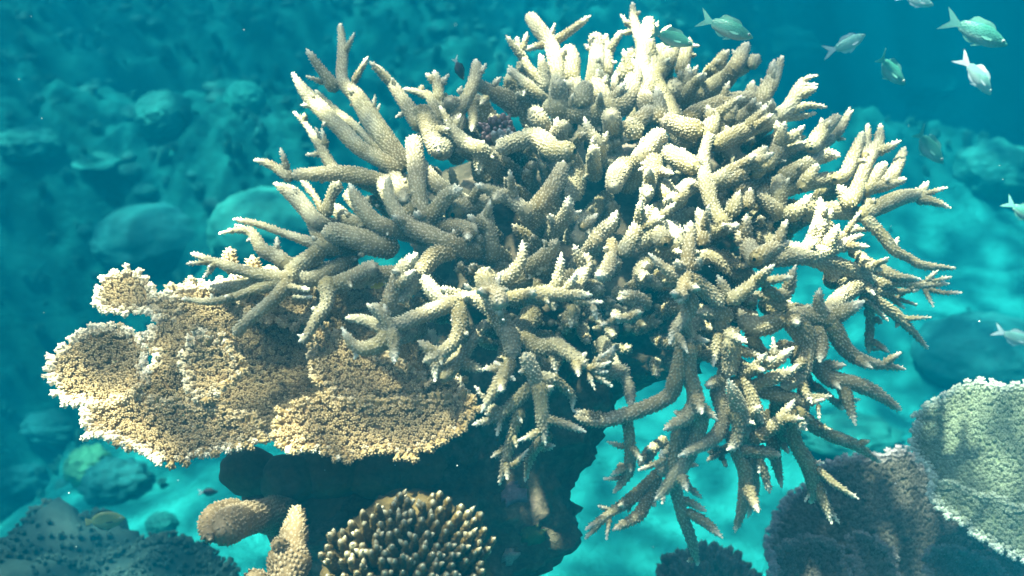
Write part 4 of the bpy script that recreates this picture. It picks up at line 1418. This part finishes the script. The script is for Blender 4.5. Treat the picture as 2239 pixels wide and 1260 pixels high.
# ------------------------------------------------------------------ brown lobed coral and stubby finger corals under the table
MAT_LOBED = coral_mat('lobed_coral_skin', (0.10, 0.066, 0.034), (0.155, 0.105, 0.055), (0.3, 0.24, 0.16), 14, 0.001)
def build_lobed():
    c = at(600, 1060, 1.33)
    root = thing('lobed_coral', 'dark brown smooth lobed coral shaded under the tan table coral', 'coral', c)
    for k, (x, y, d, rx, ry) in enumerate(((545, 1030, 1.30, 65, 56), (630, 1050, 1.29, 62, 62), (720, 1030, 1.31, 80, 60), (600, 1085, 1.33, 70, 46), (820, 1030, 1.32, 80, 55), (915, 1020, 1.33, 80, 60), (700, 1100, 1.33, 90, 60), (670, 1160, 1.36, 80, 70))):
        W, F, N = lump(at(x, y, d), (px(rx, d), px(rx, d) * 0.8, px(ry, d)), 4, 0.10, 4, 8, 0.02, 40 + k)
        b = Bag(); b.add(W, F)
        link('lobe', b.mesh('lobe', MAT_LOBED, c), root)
build_lobed()

MAT_FINGER = coral_mat('finger_coral_skin', (0.13, 0.088, 0.04), (0.24, 0.165, 0.082), (0.55, 0.46, 0.32), 18)
def limb_coral(name, label, cat, limbs, mat, cor, part='branch', rough=0.11, sub=14):
    org = None
    root = None
    for k, (pts, tw, white) in enumerate(limbs):
        S = np.array([[*at(x, y, d), px(r * 0.84, d)] for (x, y, d, r) in pts])
        if root is None:
            org = S[0, :3]
            root = thing(name, label, cat, org)
        b = Bag()
        tube(b, catmull(S, 0.006), sub, rough, tw, white, cor, seed=k + len(label))
        link(part, b.mesh(part, mat, org), root)
    return root
limb_coral('finger_coral', 'stubby tan finger coral with a curled blunt end pointing left', 'coral', [
    ([(640, 1130, 1.30, 46), (570, 1128, 1.16, 48), (515, 1142, 1.08, 48), (478, 1165, 1.04, 38)], 0.01, 0.2),
    ([(530, 1125, 1.12, 36), (486, 1126, 1.09, 36), (458, 1150, 1.06, 30), (460, 1182, 1.04, 20)], 0.01, 0.2),
], MAT_FINGER, (0.0048, 0.0024, 0.0026))
limb_coral('finger_coral', 'upright tapering brown finger coral beside the white knobbed coral', 'coral', [
    ([(620, 1300, 1.06, 58), (632, 1230, 1.08, 46), (643, 1170, 1.11, 34), (652, 1106, 1.14, 14)], 0.01, 0.1),
    ([(600, 1300, 1.05, 40), (560, 1272, 1.04, 30), (535, 1264, 1.03, 18)], 0.01, 0.1),
    ([(625, 1210, 1.09, 26), (612, 1192, 1.07, 18), (606, 1184, 1.06, 10)], 0.01, 0.1),
], MAT_FINGER, (0.0048, 0.0024, 0.0026))

# ------------------------------------------------------------------ corals with white knobs
MAT_KNOB = coral_mat('knob_coral_skin', (0.075, 0.048, 0.009), (0.14, 0.092, 0.022), (0.74, 0.66, 0.44), 20)
def knob_coral(name, label, spots, base, mat, r0, r1, lean, tip=0.010):
    org = at(*base)
    root = thing(name, label, 'coral', org)
    rng = random.Random(len(spots))
    c = np.array(org)
    for k, (x, y, d) in enumerate(spots):
        p = at(x, y, d)
        q = p + nrm(c - p) * min(0.045, np.linalg.norm(c - p) * 0.5)
        q = q + np.array((0, 0.006, -0.006))
        m = (p + q) / 2 + np.array((0, -0.004, -0.004))
        r = rng.uniform(0.85, 1.15)
        S = np.array([[*q, px(r0 * 1.25, d)], [*m, px(r0 * r, d)], [*p, px(r1 * r, d)]])
        b = Bag()
        tube(b, catmull(S, 0.0035), 10, 0.07, tip * rng.uniform(0.8, 1.2), 1.0, (0.0050, 0.0022, 0.0012), seed=k, capale=0.12)
        for j in range(rng.choice((0, 0, 1, 2))):           # side knobs
            a = rng.uniform(0, 6.28)
            pp = p + (R_ * math.cos(a) + U_ * math.sin(a) * 0.6) * px(r0 * 1.3, d) + F_ * 0.004
            SS = np.array([[*(m * 0.5 + p * 0.5), px(r0 * 0.7, d)], [*pp, px(r1 * 0.7, d)]])
            tube(b, catmull(SS, 0.0035), 8, 0.05, 0.006, 1.0, None, seed=k + 99)
        link('finger', b.mesh('finger', mat, org), root)
    return root
def spots_in(poly, sp, dfun, seed):
    rng = np.random.default_rng(seed)
    A = np.array(poly, float)
    x0, y0 = A.min(0); x1, y1 = A.max(0)
    out, row, y = [], 0, y0
    while y < y1:
        for x in np.arange(x0 + (row % 2) * sp / 2, x1, sp):
            q = np.array([[x, y]]) + rng.uniform(-0.3, 0.3, (1, 2)) * sp
            if in_poly(q, poly)[0]:
                out.append((q[0, 0], q[0, 1], dfun(*q[0])))
        y += sp * 0.72; row += 1
    return out
kp = [(690, 1165), (720, 1128), (800, 1085), (880, 1050), (960, 1050), (1045, 1085), (1090, 1135), (1085, 1200), (1050, 1240), (1060, 1300), (720, 1300), (700, 1220)]
def kd(x, y):
    u, v = (x - 890) / 230, (y - 1250) / 230
    return 1.10 - 0.13 * math.sqrt(max(0.02, 1 - u * u * 0.8 - v * v * 0.8))
knob_coral('digitate_coral', 'olive brown coral with white knobbed fingers at the foot of the pillar', [(x_, y_ + 22, d_) for (x_, y_, d_) in spots_in(kp, 31, kd, 4)], (890, 1290, 1.20), MAT_KNOB, 13, 6, 0.5, 0.0042)
MAT_MOUND = coral_mat('knob_coral_base', (0.05, 0.034, 0.010), (0.10, 0.068, 0.02), (0.3, 0.25, 0.15), 30, 0.002)
W_, F2_, N_ = lump(at(890, 1295, 1.085), (px(172, 1.12), 0.118, px(180, 1.12)), 5, 0.10, 6, 14, 0.10, 90)
b_ = Bag(); b_.add(W_, F2_)
for o_ in [q for q in bpy.data.objects if q.get('label', '').startswith('olive brown coral with white knobbed')]:
    link('mound', b_.mesh('mound', MAT_MOUND, at(890, 1290, 1.20)), o_)
kp2 = [(1120, 650), (1180, 690), (1260, 690), (1340, 660), (1440, 640), (1470, 690), (1420, 735), (1340, 735), (1250, 725), (1180, 715), (1140, 700)]
knob_coral('digitate_coral', 'small brown coral with white dots deep in the shade amid the branches', spots_in(kp2, 34, lambda x, y: 1.235 - 0.0002 * (y - 640), 9), (1310, 700, 1.42), MAT_KNOB, 11, 7, 0.5, 0.006)
MAT_PINK = coral_mat('pink_coral_skin', (0.15, 0.075, 0.06), (0.22, 0.115, 0.085), (0.42, 0.30, 0.30), 24)
knob_coral('digitate_coral', 'small rosy brown coral tucked behind the upper branches', spots_in([(1045, 270), (1060, 250), (1100, 244), (1125, 258), (1130, 290), (1090, 305), (1052, 300)], 15, lambda x, y: 1.30, 5), (1090, 300, 1.40), MAT_PINK, 7, 5, 0.5, 0.006)
MAT_GREYC = coral_mat('grey_coral_skin', (0.20, 0.20, 0.18), (0.30, 0.30, 0.27), (0.6, 0.6, 0.6), 24)
knob_coral('digitate_coral', 'small pale grey coral beside the rosy one', spots_in([(1075, 290), (1100, 268), (1130, 280), (1135, 310), (1090, 315)], 14, lambda x, y: 1.285, 6), (1105, 320, 1.36), MAT_GREYC, 7, 5, 0.5, 0.006)
MAT_CRUST = coral_mat('crust_skin', (0.10, 0.07, 0.085), (0.17, 0.12, 0.14), (0.30, 0.23, 0.27), 40)
def crust(name, label, x, y, r, mat, seed, cat):
    """a thin knobbly crust that follows the face of the rock"""
    V, F = ROCK[0]
    q = V - CAM
    d = q @ F_
    sx = q @ R_ / d * 2239 + 1119.5
    sy = 630 - q @ U_ / d * 2239
    e = np.hypot((sx - x), (sy - y) * 1.3) + r * 0.55 * fbm(V + seed, 45, 3)
    sel = (e < r)
    near = d[sel].min() if sel.any() else 0
    sel &= d < near + 0.10
    keep = F[sel[F].all(1)]
    if not len(keep):
        print('no crust', label); return
    ids = np.unique(keep)
    mp = np.full(len(V), -1); mp[ids] = np.arange(len(ids))
    W = V[ids]
    c = W.mean(0)
    out = nrm(CAM - W) * 0.6 + np.array((0, 0, 0.5))
    up = 0.002 + 0.012 * np.clip(1 - e[ids] / r, 0, 1) ** 0.5 + 0.006 * np.maximum(0, 0.6 - worley(W, 110)) * 2
    T = W + out * up[:, None]
    k = mp[keep]
    cnt = {}
    for f in k:
        for j in range(4):
            cnt[(f[j], f[(j + 1) % 4])] = 1
    rim = np.array([(a_[1], a_[0], a_[0] + len(ids), a_[1] + len(ids)) for a_ in cnt if (a_[1], a_[0]) not in cnt])
    b = Bag(); b.add(np.vstack((T, W - out * 0.004)), [k, rim], np.r_[np.clip(up * 60, 0, 0.8), np.zeros(len(ids))])
    thing(name, label, cat, c, me=b.mesh(name, mat, c))
MAT_CRUST2 = coral_mat('grey_crust_skin', (0.12, 0.115, 0.09), (0.20, 0.19, 0.15), (0.34, 0.32, 0.27), 40)
crust('crust_coral', 'mauve crust patch on the dark pillar below the front branches', 1125, 1085, 42, MAT_CRUST, 1, 'coral crust')
crust('crust_coral', 'dull grey crust patch low on the dark pillar right of the white knobs', 1115, 1222, 30, MAT_CRUST2, 2, 'coral crust')
MAT_ALGA = coral_mat('alga_skin', (0.03, 0.05, 0.012), (0.06, 0.085, 0.02), (0.1, 0.13, 0.05), 60)
crust('algae_patch', 'dull green algae patch low on the pillar near its right edge', 1165, 1175, 34, MAT_ALGA, 3, 'algae')

# ------------------------------------------------------------------ rock stumps that carry the corals near the edges of the view
def stump(label, x, y, d, rx, ry, top, seed):
    p = at(x, y, d)
    bed = float(bed_height(np.array(p[0]), np.array(p[1]))) - 0.12
    zt = p[2] + top
    c = np.array((p[0], p[1], (bed + zt) / 2))
    V, F = ICO[5]
    V = np.sign(V) * np.abs(V) ** np.array((1, 1, 0.7))
    P = V * np.array((rx, ry, (zt - bed) / 2)) * (1.05 - 0.12 * V[:, 2:3])
    dsp = 0.10 * np.maximum(-0.2, 0.6 - worley(P + seed, 6)) + 0.04 * fbm(P + seed, 14, 3) + 0.02 * np.maximum(0, 0.7 - worley(P + seed, 30))
    P = P + nrm(V * np.array((1, 1, 0.5))) * dsp[:, None] * 0.6
    b = Bag(); b.add(P + c, F)
    o = np.array((c[0], c[1], bed + 0.12))
    thing('rock_stump', label, 'rock', o, me=b.mesh('rock_stump', MAT_ROCK, o))
stump('dark rock under the plate corals in the lower right corner', 2080, 1170, 1.80, 0.20, 0.17, -0.03, 3)
stump('dark rock under the bushy mound in the lower left corner', 60, 1385, 1.97, 0.24, 0.22, -0.04, 4)
stump('dark rock under the bushy knoll left of the stubby fingers', 330, 1372, 1.93, 0.11, 0.13, -0.03, 5)
stump('small dark rock under the low bristly coral at the bottom edge', 1545, 1345, 1.77, 0.06, 0.08, -0.02, 6)

# ------------------------------------------------------------------ fish
def fish_mat(name, back, side, belly, rough=0.35):
    m, nt, b = base_mat(name, rough, 0.5)
    tc = nt.nodes.new('ShaderNodeTexCoord')
    sx = nt.nodes.new('ShaderNodeSeparateXYZ')
    nt.links.new(tc.outputs['Object'], sx.inputs[0])
    mr = nt.nodes.new('ShaderNodeMapRange')
    mr.inputs['From Min'].default_value = -0.20; mr.inputs['From Max'].default_value = 0.20
    nt.links.new(sx.outputs['Z'], mr.inputs['Value'])
    r = ramp(nt, mr.outputs[0], [(0.12, belly), (0.45, side), (0.85, back)])
    vo = nt.nodes.new('ShaderNodeTexVoronoi'); vo.inputs['Scale'].default_value = 38
    nt.links.new(tc.outputs['Object'], vo.inputs['Vector'])
    sc = ramp(nt, vo.outputs['Distance'], [(0.0, (1.08, 1.08, 1.08)), (0.6, (0.82, 0.82, 0.82))])
    mul = nt.nodes.new('ShaderNodeMix'); mul.data_type = 'RGBA'; mul.blend_type = 'MULTIPLY'; mul.inputs[0].default_value = 1.0
    nt.links.new(r.outputs[0], mul.inputs[6]); nt.links.new(sc.outputs[0], mul.inputs[7])
    nt.links.new(mul.outputs[2], b.inputs['Base Color'])
    bump(nt, b, vo.outputs['Distance'], 0.25, 0.01)
    return m
def plain(name, c, rough=0.5, tr=0.0):
    m, nt, b = base_mat(name, rough, 0.4)
    n = noise_node(nt, 30, 2)
    r = ramp(nt, n.outputs[0], [(0.3, tuple(q * 0.85 for q in c)), (0.7, c)])
    nt.links.new(r.outputs[0], b.inputs['Base Color'])
    if tr:
        b.inputs['Transmission Weight'].default_value = 0.0
        b.inputs['Alpha'].default_value = 1 - tr
    return m
MAT_EYE = plain('fish_eye_ring', (0.45, 0.55, 0.5), 0.2)
MAT_PUPIL = plain('fish_pupil', (0.01, 0.01, 0.012), 0.1)

def fish_body(depth=0.20, width=0.085, stalk=0.045, peak=0.60):
    """unit fish along x: tail stalk at -0.32, snout at 0.5; z up"""
    n, seg = 26, 16
    t = np.linspace(0, 1, n)
    x = -0.34 + 0.84 * t
    prof = np.sin(np.pi * np.clip(t, 0, 1) ** 0.85) ** 0.75
    up = np.maximum(stalk * (1 - t) ** 0.3, 0) + (depth - stalk * (1 - t)) * np.maximum(0, np.sin(np.pi * (0.10 + 0.90 * t) ** (1.0)))**0.95 * 1.0
    up[-1] = 0.006; 
    up = np.where(t > 0.985, 0.012, up)
    up = np.where(t < 0.02, stalk, up)
    w = np.maximum(0.010, width * np.sin(np.pi * np.clip(0.06 + 0.94 * t, 0, 1)) ** 0.8)
    w[-1] = 0.004
    a = np.linspace(0, 2 * np.pi, seg, endpoint=False)
    V = np.stack((np.repeat(x[:, None], seg, 1), w[:, None] * np.cos(a)[None], up[:, None] * np.sin(a)[None] * np.where(np.sin(a) > 0, 0.96, 1.0)[None]), -1)
    i = np.arange(n - 1)[:, None] * seg; j = np.arange(seg)[None]
    F = np.stack((i + j, i + seg + j, i + seg + (j + 1) % seg, i + (j + 1) % seg), -1).reshape(-1, 4)
    b = Bag(); b.add(V.reshape(-1, 3), F)
    for e, flip in ((0, 0), (n - 1, 1)):
        r = V[e]
        T = np.stack((np.arange(seg), (np.arange(seg) + 1) % seg, np.full(seg, seg)), -1)
        b.add(np.vstack((r, r.mean(0)[None])), T if flip else T[:, ::-1])
    return b, (x, up, w)

def fin(outline, y0=0.0, th=0.006, tilt=None):
    """a thin webbed fin from a list of (x, z), with raised rays"""
    P = np.array(outline, float)
    n = len(P)
    c = P.mean(0)
    b = Bag()
    T3 = np.array([(k, (k + 1) % n, n) for k in range(n)])
    def lay(y):
        return np.vstack((np.c_[P[:, 0], np.full(n, y), P[:, 1]], [[c[0], y * 2.0, c[1]]]))
    A, B = lay(th / 2), lay(-th / 2)
    W = np.array([(k, (k + 1) % n, (k + 1) % n + n + 1, k + n + 1) for k in range(n)])
    V = np.vstack((A, B))
    if tilt is not None:
        piv = np.array(tilt[0]); ang = tilt[1]
        V = V - piv
        ca, sa = math.cos(ang), math.sin(ang)
        V = np.c_[V[:, 0], V[:, 1] * ca - V[:, 2] * sa, V[:, 1] * sa + V[:, 2] * ca] + piv
    V[:, 1] += y0
    b.add(V, [T3[:, ::-1], T3 + n + 1, W])
    return b

def make_fish(depth, width, mats, kind, bend=0.0):
    body, tail, finm = mats
    parts = []
    b, (x, up, w) = fish_body(depth, width)
    parts.append(('body', b.mesh('body', body), None))
    zt = lambda q: np.interp(q, x, up)
    if kind == 'chromis':
        tl = [(-0.33, 0.035), (-0.40, 0.07), (-0.52, 0.15), (-0.60, 0.19), (-0.53, 0.09), (-0.46, 0.0), (-0.53, -0.09), (-0.60, -0.19), (-0.52, -0.15), (-0.40, -0.07), (-0.33, -0.035)]
    else:
        tl = [(-0.33, 0.04), (-0.42, 0.09), (-0.50, 0.10), (-0.50, -0.10), (-0.42, -0.09), (-0.33, -0.04)]
    parts.append(('tail_fin', fin(tl).mesh('tail_fin', tail, smooth=False), None))
    xs = np.linspace(0.22, -0.24, 10)
    hgt = np.array((0.0, 0.035, 0.05, 0.052, 0.052, 0.055, 0.065, 0.075, 0.06, 0.0)) * (1.2 if kind == 'chromis' else 0.9)
    dl = [(q, zt(q) * 0.96 + h) for q, h in zip(xs, hgt)] + [(q, zt(q) * 0.96 - 0.03) for q in xs[::-1]]
    parts.append(('dorsal_fin', fin(dl).mesh('dorsal_fin', finm, smooth=False), None))
    xs = np.linspace(0.0, -0.24, 7)
    hgt = np.array((0.0, 0.03, 0.042, 0.05, 0.045, 0.03, 0.0))
    al = [(q, -zt(q) - h) for q, h in zip(xs, hgt)] + [(q, -zt(q) + 0.03) for q in xs[::-1]]
    parts.append(('anal_fin', fin(al).mesh('anal_fin', finm, smooth=False), None))
    for s in (-1, 1):
        pv = [(0.20, -0.02), (0.10, 0.03), (0.03, 0.01), (0.02, -0.05), (0.09, -0.07), (0.19, -0.05)]
        yy = s * float(np.interp(0.12, x, w)) * 0.96
        parts.append(('pectoral_fin', fin(pv, yy, 0.005, ((0.2, 0, -0.03), s * 0.35)).mesh('pectoral_fin', finm, smooth=False), None))
        vv = [(0.14, -zt(0.14) + 0.02), (0.08, -zt(0.08) - 0.02), (-0.04, -zt(0.0) - 0.07), (0.02, -zt(0.02) + 0.01)]
        parts.append(('pelvic_fin', fin(vv, s * 0.02, 0.005).mesh('pelvic_fin', finm, smooth=False), None))
        V, F = ICO[2]
        ex = 0.395
        ey = s * float(np.interp(ex, x, w)) * 0.98
        e1 = Bag(); e1.add(V * np.array((0.030, 0.012, 0.030)) + np.array((ex, ey, 0.03)), F)
        parts.append(('eye', e1.mesh('eye', MAT_EYE), None))
        e2 = Bag(); e2.add(V * np.array((0.018, 0.010, 0.018)) + np.array((ex, ey + s * 0.006, 0.03)), F)
        parts.append(('pupil', e2.mesh('pupil', MAT_PUPIL), 'eye'))
    for (_, me, _) in parts:                       # the sideways sweep of a swimming body
        co = np.empty(len(me.vertices) * 3, np.float32)
        me.vertices.foreach_get('co', co)
        co = co.reshape(-1, 3)
        t = np.clip(0.15 - co[:, 0], 0, 1)
        co[:, 1] += bend * t * t
        me.vertices.foreach_set('co', co.ravel())
        me.update()
    return parts
M_CHR = (fish_mat('chromis_scales', (0.035, 0.22, 0.155), (0.08, 0.31, 0.24), (0.38, 0.50, 0.44)), plain('chromis_tail', (0.13, 0.38, 0.31)), plain('chromis_fin', (0.13, 0.36, 0.29)))
M_PALE = (fish_mat('pale_chromis_scales', (0.20, 0.50, 0.42), (0.30, 0.56, 0.48), (0.62, 0.70, 0.64)), plain('pale_tail', (0.70, 0.80, 0.78)), plain('pale_fin', (0.66, 0.76, 0.74)))
M_DARK = (fish_mat('damsel_scales', (0.012, 0.012, 0.02), (0.015, 0.015, 0.025), (0.03, 0.03, 0.04)), plain('damsel_tail', (0.75, 0.78, 0.78)), plain('damsel_fin', (0.015, 0.015, 0.02)))
M_YELL = (fish_mat('yellow_scales', (0.55, 0.42, 0.03), (0.62, 0.50, 0.04), (0.65, 0.55, 0.12)), plain('yellow_tail', (0.6, 0.5, 0.08)), plain('yellow_fin', (0.6, 0.48, 0.05)))
M_BUTT = (fish_mat('butterfly_scales', (0.13, 0.17, 0.05), (0.20, 0.25, 0.09), (0.22, 0.22, 0.09)), plain('butterfly_tail', (0.20, 0.22, 0.08)), plain('butterfly_fin', (0.03, 0.04, 0.02)))
KINDS_OF_FISH = {
    'chromis': make_fish(0.150, 0.075, M_CHR, 'chromis', 0.35), 'chromis2': make_fish(0.165, 0.078, M_CHR, 'chromis', -0.55), 'pale': make_fish(0.155, 0.075, M_PALE, 'chromis', 0.5),
    'dark': make_fish(0.19, 0.08, M_DARK, 'chromis'), 'yellow': make_fish(0.19, 0.08, M_YELL, 'round'), 'butterfly': make_fish(0.25, 0.07, M_BUTT, 'round')}

def place_fish(kind, nose, tail, d, label, turn=0.0, group=None, roll=0.0):
    a, t = at(*nose, d), at(*tail, d)
    f = a - t
    L = np.linalg.norm(f)
    f = nrm(nrm(f) + F_ * turn)
    L = L / max(0.5, math.sqrt(max(0.1, 1 - (turn / math.hypot(1, turn)) ** 2)))
    up = np.array((0, 0, 1.0)) + U_ * 0.8 + R_ * roll
    up = nrm(up - f * np.dot(up, f))
    side = np.cross(up, f)
    M = np.eye(4)
    M[:3, 0], M[:3, 1], M[:3, 2] = f * L / 1.1, side * L / 1.1, up * L / 1.1
    M[:3, 3] = (a + t) / 2 + f * L * 0.045
    root = thing('fish', label, 'fish', group=group)
    root.matrix_world = Matrix(M.tolist())
    lastpart = {}
    for (nm, me, par) in KINDS_OF_FISH[kind]:
        o = link(nm, me, lastpart[par] if par else root)
        lastpart[nm] = o
G = 'green chromis swimming beside the staghorn'
place_fish('chromis', (1648, 82), (1530, 40), 1.36, 'green chromis nosing down over the highest right branch of the staghorn', 0.1, G)
place_fish('chromis2', (1516, 97), (1418, 68), 1.24, 'teal chromis in front of the top of the staghorn', 0.1, G)
place_fish('pale', (1896, 74), (1812, 120), 1.75, 'slim pale chromis swimming upward to the right', 0.25, G)
place_fish('chromis2', (1986, 182), (1902, 122), 1.70, 'yellowish green chromis heading down in the middle of the group', 0.35, G)
place_fish('chromis', (2206, 98), (2068, 42), 1.60, 'large green chromis with a long forked tail near the top right corner', 0.1, G)
place_fish('pale', (2044, 10), (1968, -10), 1.70, 'pale chromis cut by the top edge of the picture', 0.2, G)
place_fish('pale', (2176, 204), (2104, 128), 1.70, 'bright whitish blue chromis with raised tail near the right edge', 0.4, G)
place_fish('chromis2', (2068, 356), (1988, 282), 1.65, 'dim green chromis low beside the right branches', 0.25, G)
place_fish('chromis', (2275, 486), (2200, 442), 1.75, 'chromis half cut by the right edge of the picture', 0.2, G)
place_fish('pale', (2262, 752), (2180, 726), 2.10, 'small pale fish at the right edge above the pale green plate', 0.2)
place_fish('dark', (1013, 172), (994, 128), 1.50, 'black damselfish with white tail diving behind the upper left branches', 0.6)
place_fish('butterfly', (272, 1134), (180, 1142), 1.72, 'oval yellow green butterflyfish above the dark bushy coral', 0.1)
place_fish('dark', (476, 1076), (434, 1076), 2.30, 'tiny dark fish over the sand left of the lobed coral', 0.2)
place_fish('yellow', (842, 620), (808, 630), 1.20, 'tiny yellow fish hiding between branches above the table coral', 0.2)

# ------------------------------------------------------------------ coral heads on the far reef
MAT_FAR = [coral_mat('far_boulder_skin', (0.008, 0.17, 0.15), (0.014, 0.26, 0.22), (0.04, 0.45, 0.38), 6, 0.004),  # red left out of the skins to imitate light filtered by water
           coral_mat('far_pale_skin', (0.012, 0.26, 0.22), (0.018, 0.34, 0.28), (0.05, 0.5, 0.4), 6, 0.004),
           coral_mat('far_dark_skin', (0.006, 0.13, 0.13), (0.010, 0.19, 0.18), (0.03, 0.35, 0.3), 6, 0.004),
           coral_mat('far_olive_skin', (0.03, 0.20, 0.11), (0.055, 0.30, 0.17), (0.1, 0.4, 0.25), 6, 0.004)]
def boulder(x, y, rx, ry, mat, label, seed, amp=0.10, group=None, name='coral_head', sink=0.25):
    p, d = bed_hit(x, y + ry * 0.7)
    c = at(x, y, d) + np.array((0, px(ry, d) * 0.3, 0))
    r = (px(rx, d), px((rx + ry) / 2, d), px(ry, d) * 1.05)
    W, F, N = lump(c, r, 5, amp, 5, 10, 0.03, seed)
    pits = 0.035 * min(r) * (worley(N, 9) - 0.5) + 0.05 * min(r) * fbm(N + seed, 5, 4)
    W = W + N * pits[:, None] * 2
    b = Bag(); b.add(W, F)
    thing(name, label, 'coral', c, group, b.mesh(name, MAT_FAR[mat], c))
boulder(352, 258, 62, 52, 0, 'dim round coral head on the slope left of the highest left branches', 71, 0.06)
boulder(532, 222, 46, 38, 1, 'pale round coral head upper left', 72, 0.06)
boulder(588, 520, 140, 92, 0, 'big smooth pale green dome behind the lower left branches', 73, 0.03)
boulder(330, 535, 135, 72, 2, 'broad dark blue boulder left of the pale dome', 74, 0.06)
boulder(190, 1030, 52, 44, 3, 'yellowish green coral head on the sand below the table coral', 75, 0.20)
boulder(120, 935, 75, 34, 2, 'low dark coral hump on the sand beneath the table coral tip', 76, 0.2)
boulder(45, 1052, 62, 36, 2, 'low dark coral hump at the left edge above the bushy mound', 77, 0.2)
boulder(250, 1060, 75, 42, 2, 'flat dark lump right of the yellowish green coral head', 78, 0.25)
boulder(350, 1150, 34, 22, 0, 'small grey lump on the sand right of the butterflyfish', 79, 0.2)
boulder(2165, 790, 160, 78, 2, 'big dark boulder behind the pale green plate', 80, 0.06)
boulder(2180, 380, 90, 60, 0, 'hazy coral mound at the right edge below the fish', 81, 0.22)
boulder(60, 320, 70, 36, 0, 'hazy coral mound at the left edge high on the slope', 82, 0.2)
boulder(1720, 120, 80, 50, 0, 'hazy coral mound just right of the top of the staghorn', 83, 0.25)
boulder(1860, 960, 110, 34, 0, 'low grey mound on the sand between hanging branches and plate corals', 84, 0.2)

def far_table(x, y, rx, label, seed):
    p, d = bed_hit(x, y + 10)
    c = at(x, y, d)
    R = px(rx, d)
    rng = np.random.default_rng(seed)
    seg, rings = 64, 10
    a = np.linspace(0, 2 * np.pi, seg, endpoint=False)
    ed = R * (1 + 0.14 * np.sin(a * 2 + seed) + 0.09 * np.sin(a * 5 + 1) + rng.uniform(-0.02, 0.02, seg))
    V = []
    for q in np.linspace(0.12, 1, rings):
        V.append(np.c_[np.cos(a) * ed * q, np.sin(a) * ed * q, 0.16 * R * q ** 2 + 0.02 * R * np.sin(a * 7) * q])
    V = np.vstack(V)
    low = V.copy(); low[:, 2] -= 0.05 * R + 0.10 * R * (1 - np.linalg.norm(V[:, :2], axis=1) / R)
    n = len(V)
    i = np.arange(rings - 1)[:, None] * seg; j = np.arange(seg)[None]
    F = np.stack((i + j, i + seg + j, i + seg + (j + 1) % seg, i + (j + 1) % seg), -1).reshape(-1, 4)
    e = (rings - 1) * seg + np.arange(seg); e2 = (rings - 1) * seg + (np.arange(seg) + 1) % seg
    b = Bag()
    pl = np.clip((np.linalg.norm(V[:, :2], axis=1) / R - 0.86) / 0.14, 0, 1)
    b.add(np.vstack((V, low)) + c, [F, F[:, ::-1] + n, np.stack((e, e + n, e2 + n, e2), -1)], np.r_[pl, pl * 0])
    root = thing('table_coral', label, 'coral', c)
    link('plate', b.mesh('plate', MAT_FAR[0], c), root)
    s = Bag()
    S = np.array([[*(c + np.array((0, 0, -0.45 * R))), 0.22 * R], [*(c + np.array((0, 0, -0.2 * R))), 0.15 * R], [*(c + np.array((0, 0, 0.0))), 0.3 * R]])
    tube(s, catmull(S, 0.03), 10, 0.08, 0.01, 0.0, None, seed=seed)
    link('stalk', s.mesh('stalk', MAT_FAR[2], c), root)
far_table(2010, 182, 70, 'faint far table coral with pale rim between the fish', 3)
far_table(225, 352, 60, 'pale flat table coral on the slope at the left', 5)

def reef_growth():
    """the knobbly growth of the far slope, a mass nobody could count"""
    rng = np.random.default_rng(12)
    bag = Bag()
    N = 16000
    x = rng.uniform(-6.5, 6.5, N); y = rng.uniform(2.0, 11, N)
    s = sand_mask(x, y)
    ok = (np.abs(x) < 0.62 * y + 0.6) & (rng.uniform(0, 1, N) > s * 0.97)
    x, y, s = x[ok][:6500], y[ok][:6500], s[ok][:6500]
    z = bed_height(x, y)
    for n in range(len(x)):
        k = int(rng.integers(7))
        sz = rng.uniform(0.022, 0.07) * (0.55 if s[n] > 0.5 else 1)
        zz = nrm(np.array((rng.normal(0, .35), rng.normal(0, .35) - 0.15, 1)))
        if k < 6:
            V, F, P = (TUFTS if k % 2 else SPIKES)[int(rng.integers(4))]
            bag.add((V * sz * 0.9) @ orient(zz, rng.uniform(0, 6.28)).T + np.array((x[n], y[n], z[n])), F, P * 0.6 + rng.uniform(0, 0.3))
        else:
            V, F = ICO[2]
            V = V * (1 + 0.5 * fbm(V + n, 2.5, 3))[:, None] * np.array((sz, sz, sz * 0.6)) * 0.9
            bag.add(V + np.array((x[n], y[n], z[n])), F, rng.uniform(0, 0.4))
    m = coral_mat('reef_growth_skin', (0.004, 0.07, 0.062), (0.009, 0.16, 0.14), (0.022, 0.32, 0.28), 3, 0.004)  # the water's filtering of red light is painted into this skin
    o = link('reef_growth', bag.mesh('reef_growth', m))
    o['kind'] = 'stuff'
    o['label'] = 'knobbly coral growth covering the far reef slope'
reef_growth()

def drifting_specks():
    rng = np.random.default_rng(5)
    bag = Bag()
    V, F = ICO[1]
    for k in range(48):
        p = at(rng.uniform(-50, 2290), rng.uniform(-20, 1280), rng.uniform(0.7, 2.2))
        bag.add(V * rng.uniform(0.0004, 0.0009) * np.array((1, 1, rng.uniform(0.6, 1.4))) + p, F)
    o = link('drifting_specks', bag.mesh('drifting_specks', plain('speck', (0.8, 0.8, 0.75))))
    o['kind'] = 'stuff'
    o['label'] = 'tiny pale specks drifting in the water'
drifting_specks()
